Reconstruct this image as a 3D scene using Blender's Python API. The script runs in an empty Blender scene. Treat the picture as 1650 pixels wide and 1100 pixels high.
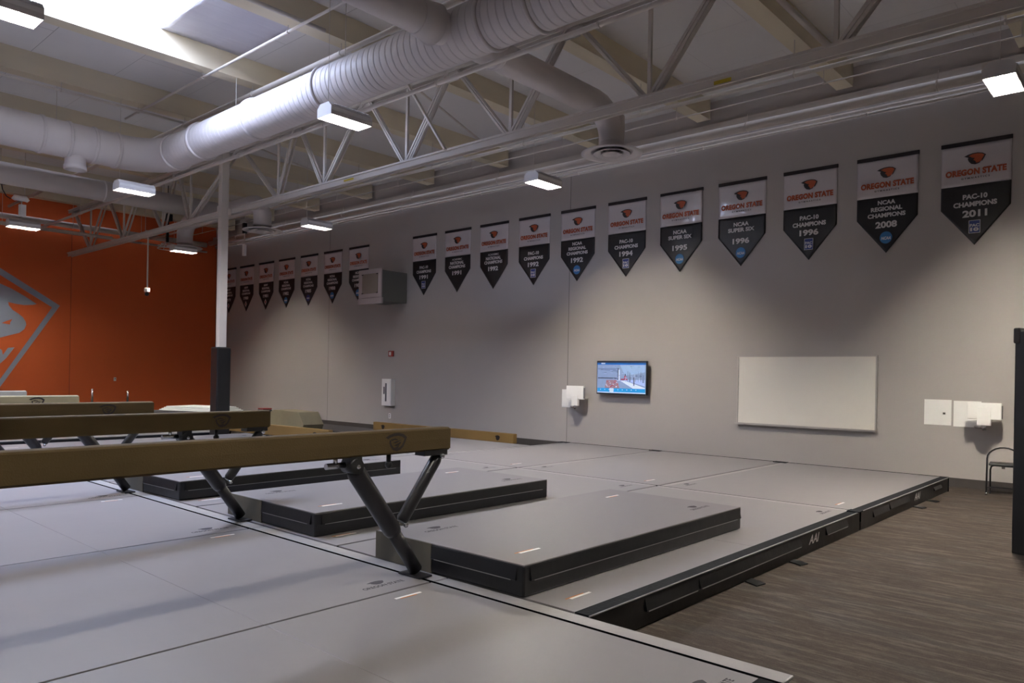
import bpy, bmesh, math, random
from mathutils import Vector, Matrix
random.seed(7)
C = bpy.context.scene.collection
H = 1.61            # eye height above the carpet
W = 13.3            # grey wall plane
XO = -26.6          # orange wall plane
DECK = 6.94         # underside of the roof deck
M = 0.21            # top of the base mats

# ------------------------------------------------------------------ materials
def lin(h):
    h = h.lstrip('#'); out = []
    for i in (0, 2, 4):
        c = int(h[i:i+2], 16) / 255
        out.append(c / 12.92 if c <= .04045 else ((c + .055) / 1.055) ** 2.4)
    return (*out, 1)

def mat(name, col, rough=.6, metal=0, var=.06, scale=6, bump=0, bscale=40, emit=0, stretch=None, coat=0, spec=None):
    m = bpy.data.materials.new(name); m.use_nodes = True
    nt = m.node_tree; N = nt.nodes; L = nt.links
    b = N['Principled BSDF']; col = lin(col)
    b.inputs['Roughness'].default_value = rough; b.inputs['Metallic'].default_value = metal
    if coat: b.inputs['Coat Weight'].default_value = coat
    if spec is not None: b.inputs['Specular IOR Level'].default_value = spec
    tc = N.new('ShaderNodeTexCoord'); mp = N.new('ShaderNodeMapping')
    if stretch: mp.inputs['Scale'].default_value = stretch
    L.new(tc.outputs['Object'], mp.inputs['Vector'])
    n = N.new('ShaderNodeTexNoise'); n.inputs['Scale'].default_value = scale; n.inputs['Detail'].default_value = 4
    L.new(mp.outputs['Vector'], n.inputs['Vector'])
    r = N.new('ShaderNodeMix'); r.data_type = 'RGBA'
    r.inputs['A'].default_value = tuple(c * (1 - var) for c in col[:3]) + (1,)
    r.inputs['B'].default_value = tuple(min(1, c * (1 + var)) for c in col[:3]) + (1,)
    L.new(n.outputs['Fac'], r.inputs['Factor']); L.new(r.outputs['Result'], b.inputs['Base Color'])
    if bump:
        n2 = N.new('ShaderNodeTexNoise'); n2.inputs['Scale'].default_value = bscale; n2.inputs['Detail'].default_value = 3
        L.new(mp.outputs['Vector'], n2.inputs['Vector'])
        bp = N.new('ShaderNodeBump'); bp.inputs['Strength'].default_value = bump; bp.inputs['Distance'].default_value = .02
        L.new(n2.outputs['Fac'], bp.inputs['Height']); L.new(bp.outputs['Normal'], b.inputs['Normal'])
    if emit:
        b.inputs['Emission Color'].default_value = col; b.inputs['Emission Strength'].default_value = emit
    return m

MT = {}
MT['wall'] = mat('grey_wall_paint', '#aca6a2', .75, var=.025, scale=1.2, bump=.05, bscale=60)
MT['orange'] = mat('orange_wall_paint', '#dc6630', .7, var=.03, scale=1.2, bump=.05, bscale=60)
MT['base'] = mat('dark_rubber_baseboard', '#45403d', .6)
MT['white_wall'] = mat('off_white_paint', '#b5aca4', .7, var=.03)
MT['ceil'] = mat('ceiling_paint', '#beb6b0', .7, var=.04, scale=2, bump=.08, bscale=8)
MT['glulam'] = mat('cream_beam_paint', '#d8ccb2', .65, var=.06, scale=1.5, stretch=(3, .4, 3))
MT['steel'] = mat('white_painted_steel', '#ccc3ba', .5, var=.03)
MT['duct'] = mat('painted_duct_metal', '#cbc3c1', .52, var=.03, scale=2)
MT['dark_steel'] = mat('dark_gap_metal', '#3a3330', .6)
MT['mat'] = mat('grey_mat_vinyl', '#807c7d', .36, var=.035, scale=1.3, bump=.12, bscale=2.2)
MT['lmat'] = mat('grey_landing_vinyl', '#757173', .42, var=.03, scale=1.2, bump=.1, bscale=2.0)
MT['flap'] = mat('pale_flap_vinyl', '#999594', .35, var=.08, scale=5, bump=.35, bscale=9)
MT['black'] = mat('black_mat_vinyl', '#111114', .38, var=.15, scale=4, bump=.15, bscale=6)
MT['black_top'] = mat('black_velcro_strip', '#0d0f13', .85, spec=.2, var=.15, bump=.2, bscale=60)
MT['piping_sheen'] = mat('piping_and_flap_highlight', '#8d8b8c', .3)  # pale piping colour, also used to paint the highlight on flap edges
MT['khaki_loop'] = mat('grey_brown_loop_fabric', '#5a554c', .9, var=.08, scale=8)
MT['suede'] = mat('tan_suede', '#493815', .85, var=.08, scale=3, bump=.1, bscale=120)
MT['light_suede'] = mat('light_tan_suede', '#8a6c3c', .85, var=.08, scale=3)
MT['seam'] = mat('matte_black_seam', '#060607', .98, spec=0)
MT['tag_orange'] = mat('orange_tag_print', '#c8741c', .5)
MT['mat_print'] = mat('dark_mat_print', '#353136', .7)
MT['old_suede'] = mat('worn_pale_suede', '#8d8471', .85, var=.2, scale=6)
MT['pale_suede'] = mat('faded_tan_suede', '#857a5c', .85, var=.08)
MT['ink'] = mat('dark_brown_print', '#1c0e0a', .7)
MT['leg'] = mat('charcoal_powder_coat', '#18161a', .38, var=.1)
MT['chrome'] = mat('chrome', '#c9c9cc', .22, metal=1)
MT['blackplastic'] = mat('black_plastic', '#141416', .4)
MT['vwhite'] = mat('white_banner_vinyl', '#c9c2c4', .3, var=.02, bump=.5, bscale=3.5, coat=.3)
MT['vblack'] = mat('black_banner_vinyl', '#141011', .42, var=.1, bump=.35, bscale=3)
MT['bar'] = mat('dark_banner_sleeve', '#241c1d', .7)
MT['t_orange'] = mat('orange_print', '#b0502a', .5)
MT['t_white'] = mat('white_print', '#cfcaca', .5)
MT['t_dark'] = mat('dark_print', '#2b2526', .5)
MT['t_blue'] = mat('blue_print', '#2f6ea8', .5)
MT['t_navy'] = mat('navy_print', '#2c3a7c', .5)
MT['t_red'] = mat('red_print', '#a8443c', .5)
MT['t_grey'] = mat('grey_print', '#68646a', .6)
MT['board'] = mat('whiteboard_enamel', '#e6e1d8', .25, var=.01, coat=.3)
MT['alu'] = mat('satin_aluminium', '#b5b0ab', .4, metal=.5)
MT['plastic'] = mat('white_plastic', '#f4f2ef', .35, var=.01)
MT['hvac'] = mat('grey_green_sheet_metal', '#6c6c66', .6, var=.03)
MT['hvacf'] = mat('pale_grey_frame', '#b1a6a6', .5)
MT['grille'] = mat('beige_filter_grille', '#8f8579', .8)
MT['red'] = mat('red_plastic', '#8e2c2a', .4)
MT['shield'] = mat('grey_wall_graphic', '#9aa0b2', .6, var=.02)
MT['slotmat'] = mat('dark_grey_floor_mat', '#4c4848', .7)
MT['khaki'] = mat('khaki_padded_vinyl', '#8f8468', .6, var=.1, bump=.3, bscale=6)
MT['whitevinyl'] = mat('white_folded_sheet', '#e2e2dc', .5, bump=.3, bscale=5)
MT['yellow'] = mat('yellow_sticker', '#b8a021', .5, var=.3, scale=60)
MT['tube'] = mat('lit_tube', '#fffaf0', .5, var=0, emit=300)
MT['tube_mid'] = mat('warm_lit_tube', '#fff6e6', .5, var=0, emit=700)
MT['tube_strong'] = mat('bright_lit_tube', '#fff6e6', .5, var=0, emit=1050)
MT['tube_dim'] = mat('dim_lit_tube', '#fff6ee', .5, var=0, emit=120)
MT['reflector'] = mat('fixture_reflector', '#e6e4e2', .35, var=.01)
MT['fixture'] = mat('fixture_housing', '#cfcbc9', .5, var=.02)

def glass():
    m = bpy.data.materials.new('skylight_acrylic'); m.use_nodes = True
    nt = m.node_tree; N = nt.nodes; L = nt.links; N.remove(N['Principled BSDF'])
    t = N.new('ShaderNodeBsdfTransparent'); t.inputs[0].default_value = (.92, .95, 1, 1)
    g = N.new('ShaderNodeBsdfGlossy'); g.inputs['Roughness'].default_value = .1
    mx = N.new('ShaderNodeMixShader'); mx.inputs[0].default_value = .04
    n = N.new('ShaderNodeTexNoise'); n.inputs['Scale'].default_value = 3
    L.new(n.outputs['Fac'], g.inputs['Roughness'])
    L.new(t.outputs[0], mx.inputs[1]); L.new(g.outputs[0], mx.inputs[2])
    L.new(mx.outputs[0], N['Material Output'].inputs['Surface']); return m
MT['glass'] = glass()

def foil():
    m = mat('crinkled_vapour_sheet', '#bfbcc6', .28, var=.04, scale=2)
    nt = m.node_tree; N = nt.nodes; L = nt.links
    tc = N.new('ShaderNodeTexCoord'); mp = N.new('ShaderNodeMapping')
    mp.inputs['Rotation'].default_value = (0, 0, .9); mp.inputs['Scale'].default_value = (6, 1.2, 1)
    v = N.new('ShaderNodeTexVoronoi'); v.feature = 'DISTANCE_TO_EDGE'; v.inputs['Scale'].default_value = .8
    L.new(tc.outputs['Object'], mp.inputs['Vector']); L.new(mp.outputs['Vector'], v.inputs['Vector'])
    bp = N.new('ShaderNodeBump'); bp.inputs['Strength'].default_value = .5; bp.inputs['Distance'].default_value = .03
    L.new(v.outputs['Distance'], bp.inputs['Height']); L.new(bp.outputs['Normal'], N['Principled BSDF'].inputs['Normal'])
    return m
MT['foil'] = foil()

def carpet():
    m = bpy.data.materials.new('streaked_brown_carpet'); m.use_nodes = True
    nt = m.node_tree; N = nt.nodes; L = nt.links; b = N['Principled BSDF']
    b.inputs['Roughness'].default_value = .95; b.inputs['Specular IOR Level'].default_value = .15
    tc = N.new('ShaderNodeTexCoord')
    def noise(sc, s, det=4, rough=.6):
        mp = N.new('ShaderNodeMapping'); mp.inputs['Scale'].default_value = sc
        L.new(tc.outputs['Object'], mp.inputs['Vector'])
        n = N.new('ShaderNodeTexNoise'); n.inputs['Scale'].default_value = s; n.inputs['Detail'].default_value = det
        n.inputs['Roughness'].default_value = rough
        L.new(mp.outputs['Vector'], n.inputs['Vector']); return n
    a = noise((.5, 2.2, 1), 1.6); f = noise((6, 60, 1), 2.2, 5, .8); g = noise((.9, 7, 1), 2.2, 6, .75); h = noise((25, 60, 1), 4, 2)
    def ramp(src, stops):
        r = N.new('ShaderNodeValToRGB'); e = r.color_ramp.elements
        e[0].position, e[0].color = stops[0][0], lin(stops[0][1]); e[1].position, e[1].color = stops[-1][0], lin(stops[-1][1])
        for p, c in stops[1:-1]:
            x = e.new(p); x.color = lin(c)
        L.new(src, r.inputs['Fac']); return r
    def mix(x, y, fac, mode='MIX'):
        k = N.new('ShaderNodeMix'); k.data_type = 'RGBA'; k.blend_type = mode
        if isinstance(fac, float): k.inputs['Factor'].default_value = fac
        else: L.new(fac, k.inputs['Factor'])
        L.new(x, k.inputs['A']); L.new(y, k.inputs['B']); return k.outputs['Result']
    r1 = ramp(a.outputs['Fac'], [(.40, '#2e231d'), (.5, '#41362b'), (.60, '#3c3b3a')])
    r2 = ramp(g.outputs['Fac'], [(.40, '#1d1714'), (.5, '#382f29'), (.60, '#77706a')])
    r3 = ramp(f.outputs['Fac'], [(.35, '#1c1715'), (.52, '#453b34'), (.7, '#726a63')])
    r4 = ramp(h.outputs['Fac'], [(.3, '#1c1815'), (.7, '#5e5954')])
    x = mix(r1.outputs[0], r2.outputs[0], .5); x = mix(x, r3.outputs[0], .42); x = mix(x, r4.outputs[0], .22)
    L.new(x, b.inputs['Base Color'])
    bp = N.new('ShaderNodeBump'); bp.inputs['Strength'].default_value = .35; bp.inputs['Distance'].default_value = .01
    L.new(h.outputs['Fac'], bp.inputs['Height']); L.new(bp.outputs['Normal'], b.inputs['Normal'])
    return m
MT['carpet'] = carpet()

def deckmat():
    m = mat('painted_plywood_deck', '#dcd8d5', .7, var=.05, scale=1.5, bump=.1, bscale=5)
    nt = m.node_tree; N = nt.nodes; L = nt.links; b = N['Principled BSDF']
    src = b.inputs['Base Color'].links[0].from_socket
    tc = N.new('ShaderNodeTexCoord'); br = N.new('ShaderNodeTexBrick')
    br.inputs['Scale'].default_value = 1; br.inputs['Brick Width'].default_value = 2.44; br.inputs['Row Height'].default_value = 1.32
    br.inputs['Mortar Size'].default_value = .006; br.inputs['Color1'].default_value = (1, 1, 1, 1); br.inputs['Color2'].default_value = (.95, .95, .95, 1)
    br.inputs['Mortar'].default_value = (.3, .28, .27, 1); br.offset = .5
    L.new(tc.outputs['Object'], br.inputs['Vector'])
    n = N.new('ShaderNodeTexNoise'); n.inputs['Scale'].default_value = 1.1
    mk = N.new('ShaderNodeMix'); mk.data_type = 'RGBA'; mk.inputs['B'].default_value = (1, 1, 1, 1)
    cr = N.new('ShaderNodeValToRGB'); cr.color_ramp.elements[0].position = .42; cr.color_ramp.elements[1].position = .55
    L.new(n.outputs['Fac'], cr.inputs['Fac']); L.new(cr.outputs['Color'], mk.inputs['Factor']); L.new(br.outputs['Color'], mk.inputs['A'])
    mu = N.new('ShaderNodeMix'); mu.data_type = 'RGBA'; mu.blend_type = 'MULTIPLY'; mu.inputs['Factor'].default_value = 1
    L.new(src, mu.inputs['A']); L.new(mk.outputs['Result'], mu.inputs['B']); L.new(mu.outputs['Result'], b.inputs['Base Color'])
    return m
MT['deck'] = deckmat()

# ------------------------------------------------------------------ mesh building
class MB:
    def __init__(s): s.bm = bmesh.new(); s.mats = []; s.mi = 0
    def use(s, m):
        if m not in s.mats: s.mats.append(m)
        s.mi = s.mats.index(m); return s
    def _f(s, vs):
        try:
            f = s.bm.faces.new(vs); f.material_index = s.mi; return f
        except ValueError: return None
    def box(s, x0, x1, y0, y1, z0, z1, rot=None, bevel=0):
        P = [Vector(p) for p in ((x0,y0,z0),(x1,y0,z0),(x1,y1,z0),(x0,y1,z0),(x0,y0,z1),(x1,y0,z1),(x1,y1,z1),(x0,y1,z1))]
        if rot: P = [rot @ p for p in P]
        v = [s.bm.verts.new(p) for p in P]; fs = []
        for q in ((0,3,2,1),(4,5,6,7),(0,1,5,4),(1,2,6,5),(2,3,7,6),(3,0,4,7)): fs.append(s._f([v[i] for i in q]))
        if bevel:
            es = list({e for f in fs for e in f.edges})
            r = bmesh.ops.bevel(s.bm, geom=es, offset=bevel, segments=2, affect='EDGES', profile=.5)
            for f in r['faces']: f.material_index = s.mi
        return s
    def bar(s, p0, p1, w, h, up=(0, 0, 1)):
        p0, p1 = Vector(p0), Vector(p1); d = p1 - p0; n = d.length; d.normalize()
        up = Vector(up)
        if abs(d.dot(up)) > .98: up = Vector((1, 0, 0))
        a = d.cross(up).normalized(); b = a.cross(d).normalized()
        R = Matrix((( a.x, d.x, b.x, p0.x), (a.y, d.y, b.y, p0.y), (a.z, d.z, b.z, p0.z), (0, 0, 0, 1)))
        return s.box(-w/2, w/2, 0, n, -h/2, h/2, rot=R)
    def sweep(s, pts, rad, n=16, cap=True, smooth=True, closed=False):
        pts = [Vector(p) for p in pts]; k = len(pts)
        if not isinstance(rad, (list, tuple)): rad = [rad] * k
        T = []
        for i in range(k):
            a = pts[(i - 1) % k] if closed or i else pts[i]; b = pts[(i + 1) % k] if closed or i < k - 1 else pts[i]
            T.append((b - a).normalized() if (b - a).length > 1e-9 else None)
        for i in range(k):
            if T[i] is None: T[i] = T[i-1] if i else Vector((0, 0, 1))
        u = T[0].orthogonal().normalized(); rings = []
        for i in range(k):
            u = (u - T[i] * u.dot(T[i])).normalized(); w = T[i].cross(u)
            rings.append([s.bm.verts.new(pts[i] + (u * math.cos(6.283185 * j / n) + w * math.sin(6.283185 * j / n)) * rad[i]) for j in range(n)])
        for i in range(k if closed else k - 1):
            A, B = rings[i], rings[(i + 1) % k]
            for j in range(n):
                f = s._f([A[j], A[(j+1) % n], B[(j+1) % n], B[j]])
                if f: f.smooth = smooth
        if cap and not closed:
            s._f(list(reversed(rings[0]))); s._f(rings[-1])
        return s
    def cyl(s, p0, p1, r, n=16, r2=None): return s.sweep([p0, p1], [r, r if r2 is None else r2], n)
    def ball(s, c, r, n=12):
        r_ = bmesh.ops.create_uvsphere(s.bm, u_segments=n, v_segments=max(6, n // 2), radius=r, matrix=Matrix.Translation(c))
        for f in {f for v in r_['verts'] for f in v.link_faces}: f.material_index = s.mi; f.smooth = True
        return s
    def prism(s, poly, f, t0, t1):
        """poly of 2D points; f(a,b,t) -> 3D; extruded t0..t1"""
        A = [s.bm.verts.new(f(a, b, t0)) for a, b in poly]; B = [s.bm.verts.new(f(a, b, t1)) for a, b in poly]
        n = len(poly); s._f(A); s._f(list(reversed(B)))
        for i in range(n): s._f([A[i], B[i], B[(i+1) % n], A[(i+1) % n]])
        return s
    def lathe(s, c, prof, n=40):
        rings = []
        for r, z in prof: rings.append([s.bm.verts.new(Vector(c) + Vector((r * math.cos(6.283185 * j / n), r * math.sin(6.283185 * j / n), z))) for j in range(n)])
        for A, B in zip(rings, rings[1:]):
            for j in range(n):
                f = s._f([A[j], A[(j+1) % n], B[(j+1) % n], B[j]])
                if f: f.smooth = True
        return s
    def build(s, name, m=None, parent=None, loc=None, label=None, smooth_angle=None):
        bmesh.ops.recalc_face_normals(s.bm, faces=s.bm.faces[:])
        me = bpy.data.meshes.new(name); s.bm.to_mesh(me); s.bm.free()
        for k in (s.mats if s.mats else [m]): me.materials.append(MT[k] if isinstance(k, str) else k)
        o = bpy.data.objects.new(name, me); C.objects.link(o)
        if parent is not None: o.parent = parent
        if loc: o.location = loc
        if label: o['label'] = label
        return o

def thing(name, label, cat, loc=(0, 0, 0), rz=0, group=None):
    o = bpy.data.objects.new(name, None); C.objects.link(o); o.empty_display_size = .1
    o.location = loc; o.rotation_euler = (0, 0, rz)
    o['label'] = label; o['category'] = cat
    if group: o['group'] = group
    return o
def tag(o, label, cat, group=None):
    o['label'] = label; o['category'] = cat
    if group: o['group'] = group
    return o
def struct(o): o['kind'] = 'structure'; return o
def dup(root, loc=None, label=None, rz=None, group=None):
    def cp(o, par):
        c = o.copy(); C.objects.link(c); c.parent = par
        for ch in [x for x in kids.get(o.name, [])]: cp(ch, c)
        return c
    kids = {}
    for x in list(C.objects):
        if x.parent: kids.setdefault(x.parent.name, []).append(x)
    r = cp(root, None)
    if loc: r.location = loc
    if rz is not None: r.rotation_euler = (0, 0, rz)
    if label: r['label'] = label
    if group: r['group'] = group
    return r

# ------------------------------------------------------------------ lettering
_tc = {}
def text_polys(txt, bold=.0, shear=0, spacing=1.0):
    key = (txt, bold, shear, spacing)
    if key in _tc: return _tc[key]
    cu = bpy.data.curves.new('t', 'FONT'); cu.body = txt; cu.size = 1; cu.offset = bold; cu.shear = shear; cu.space_character = spacing
    cu.resolution_u = 3
    ob = bpy.data.objects.new('t', cu); C.objects.link(ob)
    bpy.context.view_layer.update()
    me = bpy.data.meshes.new_from_object(ob.evaluated_get(bpy.context.evaluated_depsgraph_get()))
    vs = [(v.co.x, v.co.y) for v in me.vertices]; fs = [tuple(p.vertices) for p in me.polygons]
    bpy.data.objects.remove(ob); bpy.data.curves.remove(cu); bpy.data.meshes.remove(me)
    x0 = min(v[0] for v in vs); x1 = max(v[0] for v in vs); y0 = min(v[1] for v in vs); y1 = max(v[1] for v in vs)
    vs = [((x - (x0 + x1) / 2) / (x1 - x0), (y - (y0 + y1) / 2) / (y1 - y0)) for x, y in vs]
    _tc[key] = (vs, fs); return _tc[key]
def text(mb, txt, cx, cy, w, h, f, t, **k):
    vs, fs = text_polys(txt, **k)
    V = [mb.bm.verts.new(f(cx + x * w, cy + y * h, t)) for x, y in vs]
    for q in fs: mb._f([V[i] for i in q])
    return mb
EMB = [(-.5, .28), (-.34, .40), (-.12, .49), (.12, .5), (.34, .42), (.5, .24), (.44, .02), (.34, -.26), (.2, -.42), (.02, -.5), (-.16, -.42), (-.28, -.2), (-.33, .02), (-.3, .14)]
EMB_I = [(-.30, .28), (-.12, .40), (.12, .42), (.32, .35), (.43, .22), (.36, .0), (.28, -.25), (.17, -.36), (.06, -.38), (.02, -.2), (-.08, -.1), (.0, .05), (-.12, .1), (-.2, .2)]
def ell(n=24): return [(math.cos(6.283185 * i / n) / 2, math.sin(6.283185 * i / n) / 2) for i in range(n)]
def place(poly, cx, cy, w, h): return [(cx + x * w, cy + y * h) for x, y in poly]

# ================================================================== SETTING
X1, Y0 = 6.0, -8.0
b = MB(); b.box(XO, X1, Y0, W, -.2, 0); struct(b.build('floor', 'carpet'))
b = MB(); b.box(XO - .2, X1 + .2, W, W + .2, -.2, 7.4); struct(b.build('wall_back', 'wall'))
b = MB(); b.box(XO - .2, XO, Y0, W, -.2, 7.4); struct(b.build('wall_left', 'orange'))
b = MB(); b.box(X1, X1 + .2, Y0, W, -.2, 7.4); struct(b.build('wall_right', 'white_wall'))
b = MB(); b.box(XO - .2, X1 + .2, Y0 - .2, Y0, -.2, 7.4); struct(b.build('wall_front', 'white_wall'))
b = MB(); b.box(XO + .012, X1, W - .012, W, 0, .14); struct(b.build('baseboard_back', 'base'))
b = MB(); b.box(XO, XO + .012, Y0, W - .012, 0, .14); struct(b.build('baseboard_left', 'base'))
# shallow vertical joints between wall panels
b = MB()
for x in (-19.42, -10.22, -1.0): b.box(x - .006, x + .006, W - .003, W, .14, 6.1)
struct(b.build('trim_1', 'hvac'))
b = MB()
for y in (8.46,): b.box(XO, XO + .003, y - .006, y + .006, .14, 6.0)
struct(b.build('trim_2', mat('dark_orange_joint', '#7c2c14')))  # panel joint in a darker orange
# painted strip of wall above the ledger
b = MB(); b.box(XO, X1, W - .03, W, 6.47, DECK); struct(b.build('trim_3', 'ceil'))

# roof deck with skylight wells
sky = [(-11.98, -9.65, 1.2, 5.0), (-17.18, -14.85, -4.6, -2.0)]  # second well is unseen, added for more bluish light at left
def cells(x0, x1, y0, y1, holes):
    xs = sorted({x0, x1, *[h[0] for h in holes], *[h[1] for h in holes]}); ys = sorted({y0, y1, *[h[2] for h in holes], *[h[3] for h in holes]})
    for a, c in zip(xs, xs[1:]):
        for d, e in zip(ys, ys[1:]):
            m = ((a + c) / 2, (d + e) / 2)
            if not any(h[0] < m[0] < h[1] and h[2] < m[1] < h[3] for h in holes): yield a, c, d, e
b = MB()
for a, c, d, e in cells(XO - .2, X1 + .2, Y0 - .2, W + .2, sky): b.box(a, c, d, e, DECK, DECK + .12)
struct(b.build('ceiling', 'deck'))
for i, (a, c, d, e) in enumerate(sky):
    b = MB(); t = .06
    b.box(a - t, a, d - t, e + t, DECK + .121, DECK + .6); b.box(c, c + t, d - t, e + t, DECK + .121, DECK + .6)
    b.box(a, c, d - t, d, DECK + .121, DECK + .6); b.box(a, c, e, e + t, DECK + .121, DECK + .6)
    w = struct(b.build('window_%d' % (i + 1), 'white_wall'))
    p = MB(); p.box(a - t, c + t, d - t, e + t, DECK + .6, DECK + .612); p.build('pane', 'glass', w)
    L = bpy.data.lights.new('skylight_portal', 'AREA'); L.shape = 'RECTANGLE'; L.size = c - a; L.size_y = e - d
    L.cycles.is_portal = True
    lo = bpy.data.objects.new('skylight_portal', L); lo.location = ((a + c) / 2, (d + e) / 2, DECK + .59); C.objects.link(lo)

# crinkled plastic sheet stapled over the deck next to the skylight
b = MB(); nx, ny = 14, 18; grid = []
for i in range(nx + 1):
    row = []
    for j in range(ny + 1):
        x = -11.97 + 2.3 * i / nx; y = 5.01 + 1.33 * j / ny
        row.append(b.bm.verts.new((x, y, DECK - .006 - .012 * random.random() * (1 if j < 12 else .3))))
    grid.append(row)
for i in range(nx):
    for j in range(ny):
        f = b._f([grid[i][j], grid[i+1][j], grid[i+1][j+1], grid[i][j+1]]); f.smooth = True
o = b.build('vapour_sheet', 'foil'); md = o.modifiers.new('s', 'SOLIDIFY'); md.thickness = .003; md.offset = 1
tag(o, 'crinkled grey plastic sheet on the roof deck beside the bright skylight', 'plastic sheet')

# glued-laminated roof beams
GX = [-4.45 - 2.6 * k for k in range(-4, 9)]
glab = ['directly above the bright light fixture at far right', 'whose underside shows widest at top right', 'meeting the truss behind the branch duct', 'passing over the sloped duct tee', 'lit brightest, along the edge of the skylight', 'left of the skylight, with peeling paint', 'over the black-padded column', 'over the third round diffuser', 'nearest the orange wall']
g0 = None
for k, x in enumerate(GX):
    if x > 3 or x < XO: continue
    if g0 is None:
        b = MB(); b.box(0, .27, Y0, W - .16, 0, 6.938 - 6.56); b.box(-.005, .275, 8.15, 8.45, -.02, .1)
        g0 = b.build('roof_beam', 'glulam'); g0.location = (x, 0, 6.56); o = g0
    else:
        o = g0.copy(); C.objects.link(o); o.location = (x, 0, 6.56)
    q = k
    lab = {-4.45: 'cream roof beam at upper right with its wide underside showing', -7.05: 'cream roof beam meeting the truss just right of the branch duct',
           -9.65: 'cream roof beam crossing above the duct tee at top centre', -12.25: 'cream roof beam lit brightly along the edge of the skylight',
           -14.85: 'cream roof beam in shade left of the skylight with peeling paint', -17.45: 'cream roof beam just left of the padded column top',
           -20.05: 'cream roof beam above the diffuser nearest the orange wall', -22.65: 'second cream roof beam out from the orange wall',
           -25.25: 'cream roof beam closest to the orange wall', -1.85: 'cream roof beam above the brightest light fixture at right edge',
           .75: 'cream roof beam just beyond the right edge of the photo'}.get(round(x, 2), 'cream roof beam beyond the photo on the right')
    tag(o, lab, 'roof beam', 'cream roof beams under the deck')

# ledger, pipes and conduit along the top of the grey wall
b = MB(); b.box(XO, X1, W - .15, W - .001, 6.36, 6.47); b.box(XO, X1, W - .16, W - .15, 6.36, 6.40)
tag(b.build('ledger_beam', 'steel'), 'long pale ledger beam bolted along the top of the grey wall', 'beam')
def pipe(name, p0, p1, r, m, label, cat='pipe', clamps=(), n=12, rod=None, group=None):
    p0, p1 = Vector(p0), Vector(p1); ln = (p1 - p0).length; d = (p1 - p0).normalized()
    b = MB(); b.use(m); b.cyl(p0, p1, r, n)
    o = b.build(name, m)
    for c in clamps:
        q = p0 + d * c; k = MB(); k.cyl(q - d * .015, q + d * .015, r + .008, n)
        if rod: k.cyl(q + Vector((0, 0, r)), Vector((q.x, q.y, rod)), .006, 6)
        k.build('hanger', m, o)
    return tag(o, label, cat, group)
pipe('pipe', (XO + .02, W - .28, 6.225), (X1 - .02, W - .28, 6.225), .085, 'steel', 'thick white pipe running below the ledger along the grey wall', clamps=[2 + 3.1 * i for i in range(10)], rod=6.46)
pipe('conduit', (XO + .02, W - .06, 6.15), (X1 - .02, W - .06, 6.15), .03, 'steel', 'upper of two thin white conduits hugging the top of the grey wall', 'conduit', clamps=[3 * i + 1 for i in range(10)])
pipe('conduit', (XO + .02, W - .05, 6.085), (X1 - .02, W - .05, 6.085), .024, 'steel', 'lowest thin white conduit touching the top of the grey wall', 'conduit', clamps=[3 * i + 1.6 for i in range(10)])
pipe('sprinkler_pipe', (XO + .34, 10.8, 6.04), (X1 - .02, 10.8, 6.04), .032, 'steel', 'white pipe running just under the truss bottom chord toward the wall', 'pipe', clamps=[1.2 + 2.6 * i for i in range(12)], rod=6.9)
pipe('cable', (XO + .34, 12.0, 6.29), (X1 - .02, 12.0, 6.29), .012, 'steel', 'thin white cable line between the truss pipe and the wall ledger', 'cable', clamps=[1.2 + 2.6 * i for i in range(12)], rod=6.9)
pipe('sprinkler_pipe', (XO + .3, 6.64, 6.41), (X1 - .02, 6.64, 6.41), .04, 'steel', 'white sprinkler pipe lying just above the big duct', 'pipe', clamps=[1.2 + 2.6 * i for i in range(12)], rod=6.9)
pipe('sprinkler_pipe', (-15.4, 5.8, 6.465), (X1 - .02, 5.8, 6.465), .02, 'steel', 'thin sprinkler branch line crossing below the skylight edge', 'pipe', clamps=[.6 + 2.6 * i for i in range(8)], rod=6.9)
pipe('sprinkler_pipe', (-14.55, Y0 + .02, 6.405), (-14.55, 6.55, 6.405), .022, 'steel', 'thin sprinkler branch line under the shaded beam at left', 'pipe', clamps=[2 + 2.6 * i for i in range(5)], rod=6.55)
pipe('sprinkler_pipe', (-9.28, Y0 + .02, 6.53), (-9.28, 6.2, 6.53), .03, 'steel', 'white conduit along the beam between skylight and duct tee', 'conduit', clamps=[2 + 2.6 * i for i in range(5)])
pipe('heating_pipe', (-23.59, 6.68, 5.44), (X1 - .02, 6.68, 5.46), .032, 'steel', 'long white pipe in front of the truss top, under the big duct', 'pipe', clamps=[.6 + 2.6 * i for i in range(11)])
pipe('heating_pipe', (-23.64, Y0 + .02, 5.46), (-23.64, 8.6, 5.46), .035, 'steel', 'white cross pipe in front of the orange wall top', 'pipe', clamps=[10 + 1.9 * i for i in range(4)], rod=6.9)
pipe('pipe', (XO + .2, Y0 + .02, 6.12), (XO + .2, W - .5, 6.12), .09, 'steel', 'thick beige pipe along the top of the orange wall', clamps=[8 + 2.1 * i for i in range(6)], rod=6.9)
pipe('pipe', (XO + .25, Y0 + .02, 5.86), (XO + .25, W - .5, 5.86), .035, 'steel', 'thin white pipe below the beige one on the orange wall', clamps=[8 + 2.1 * i for i in range(6)])

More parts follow.
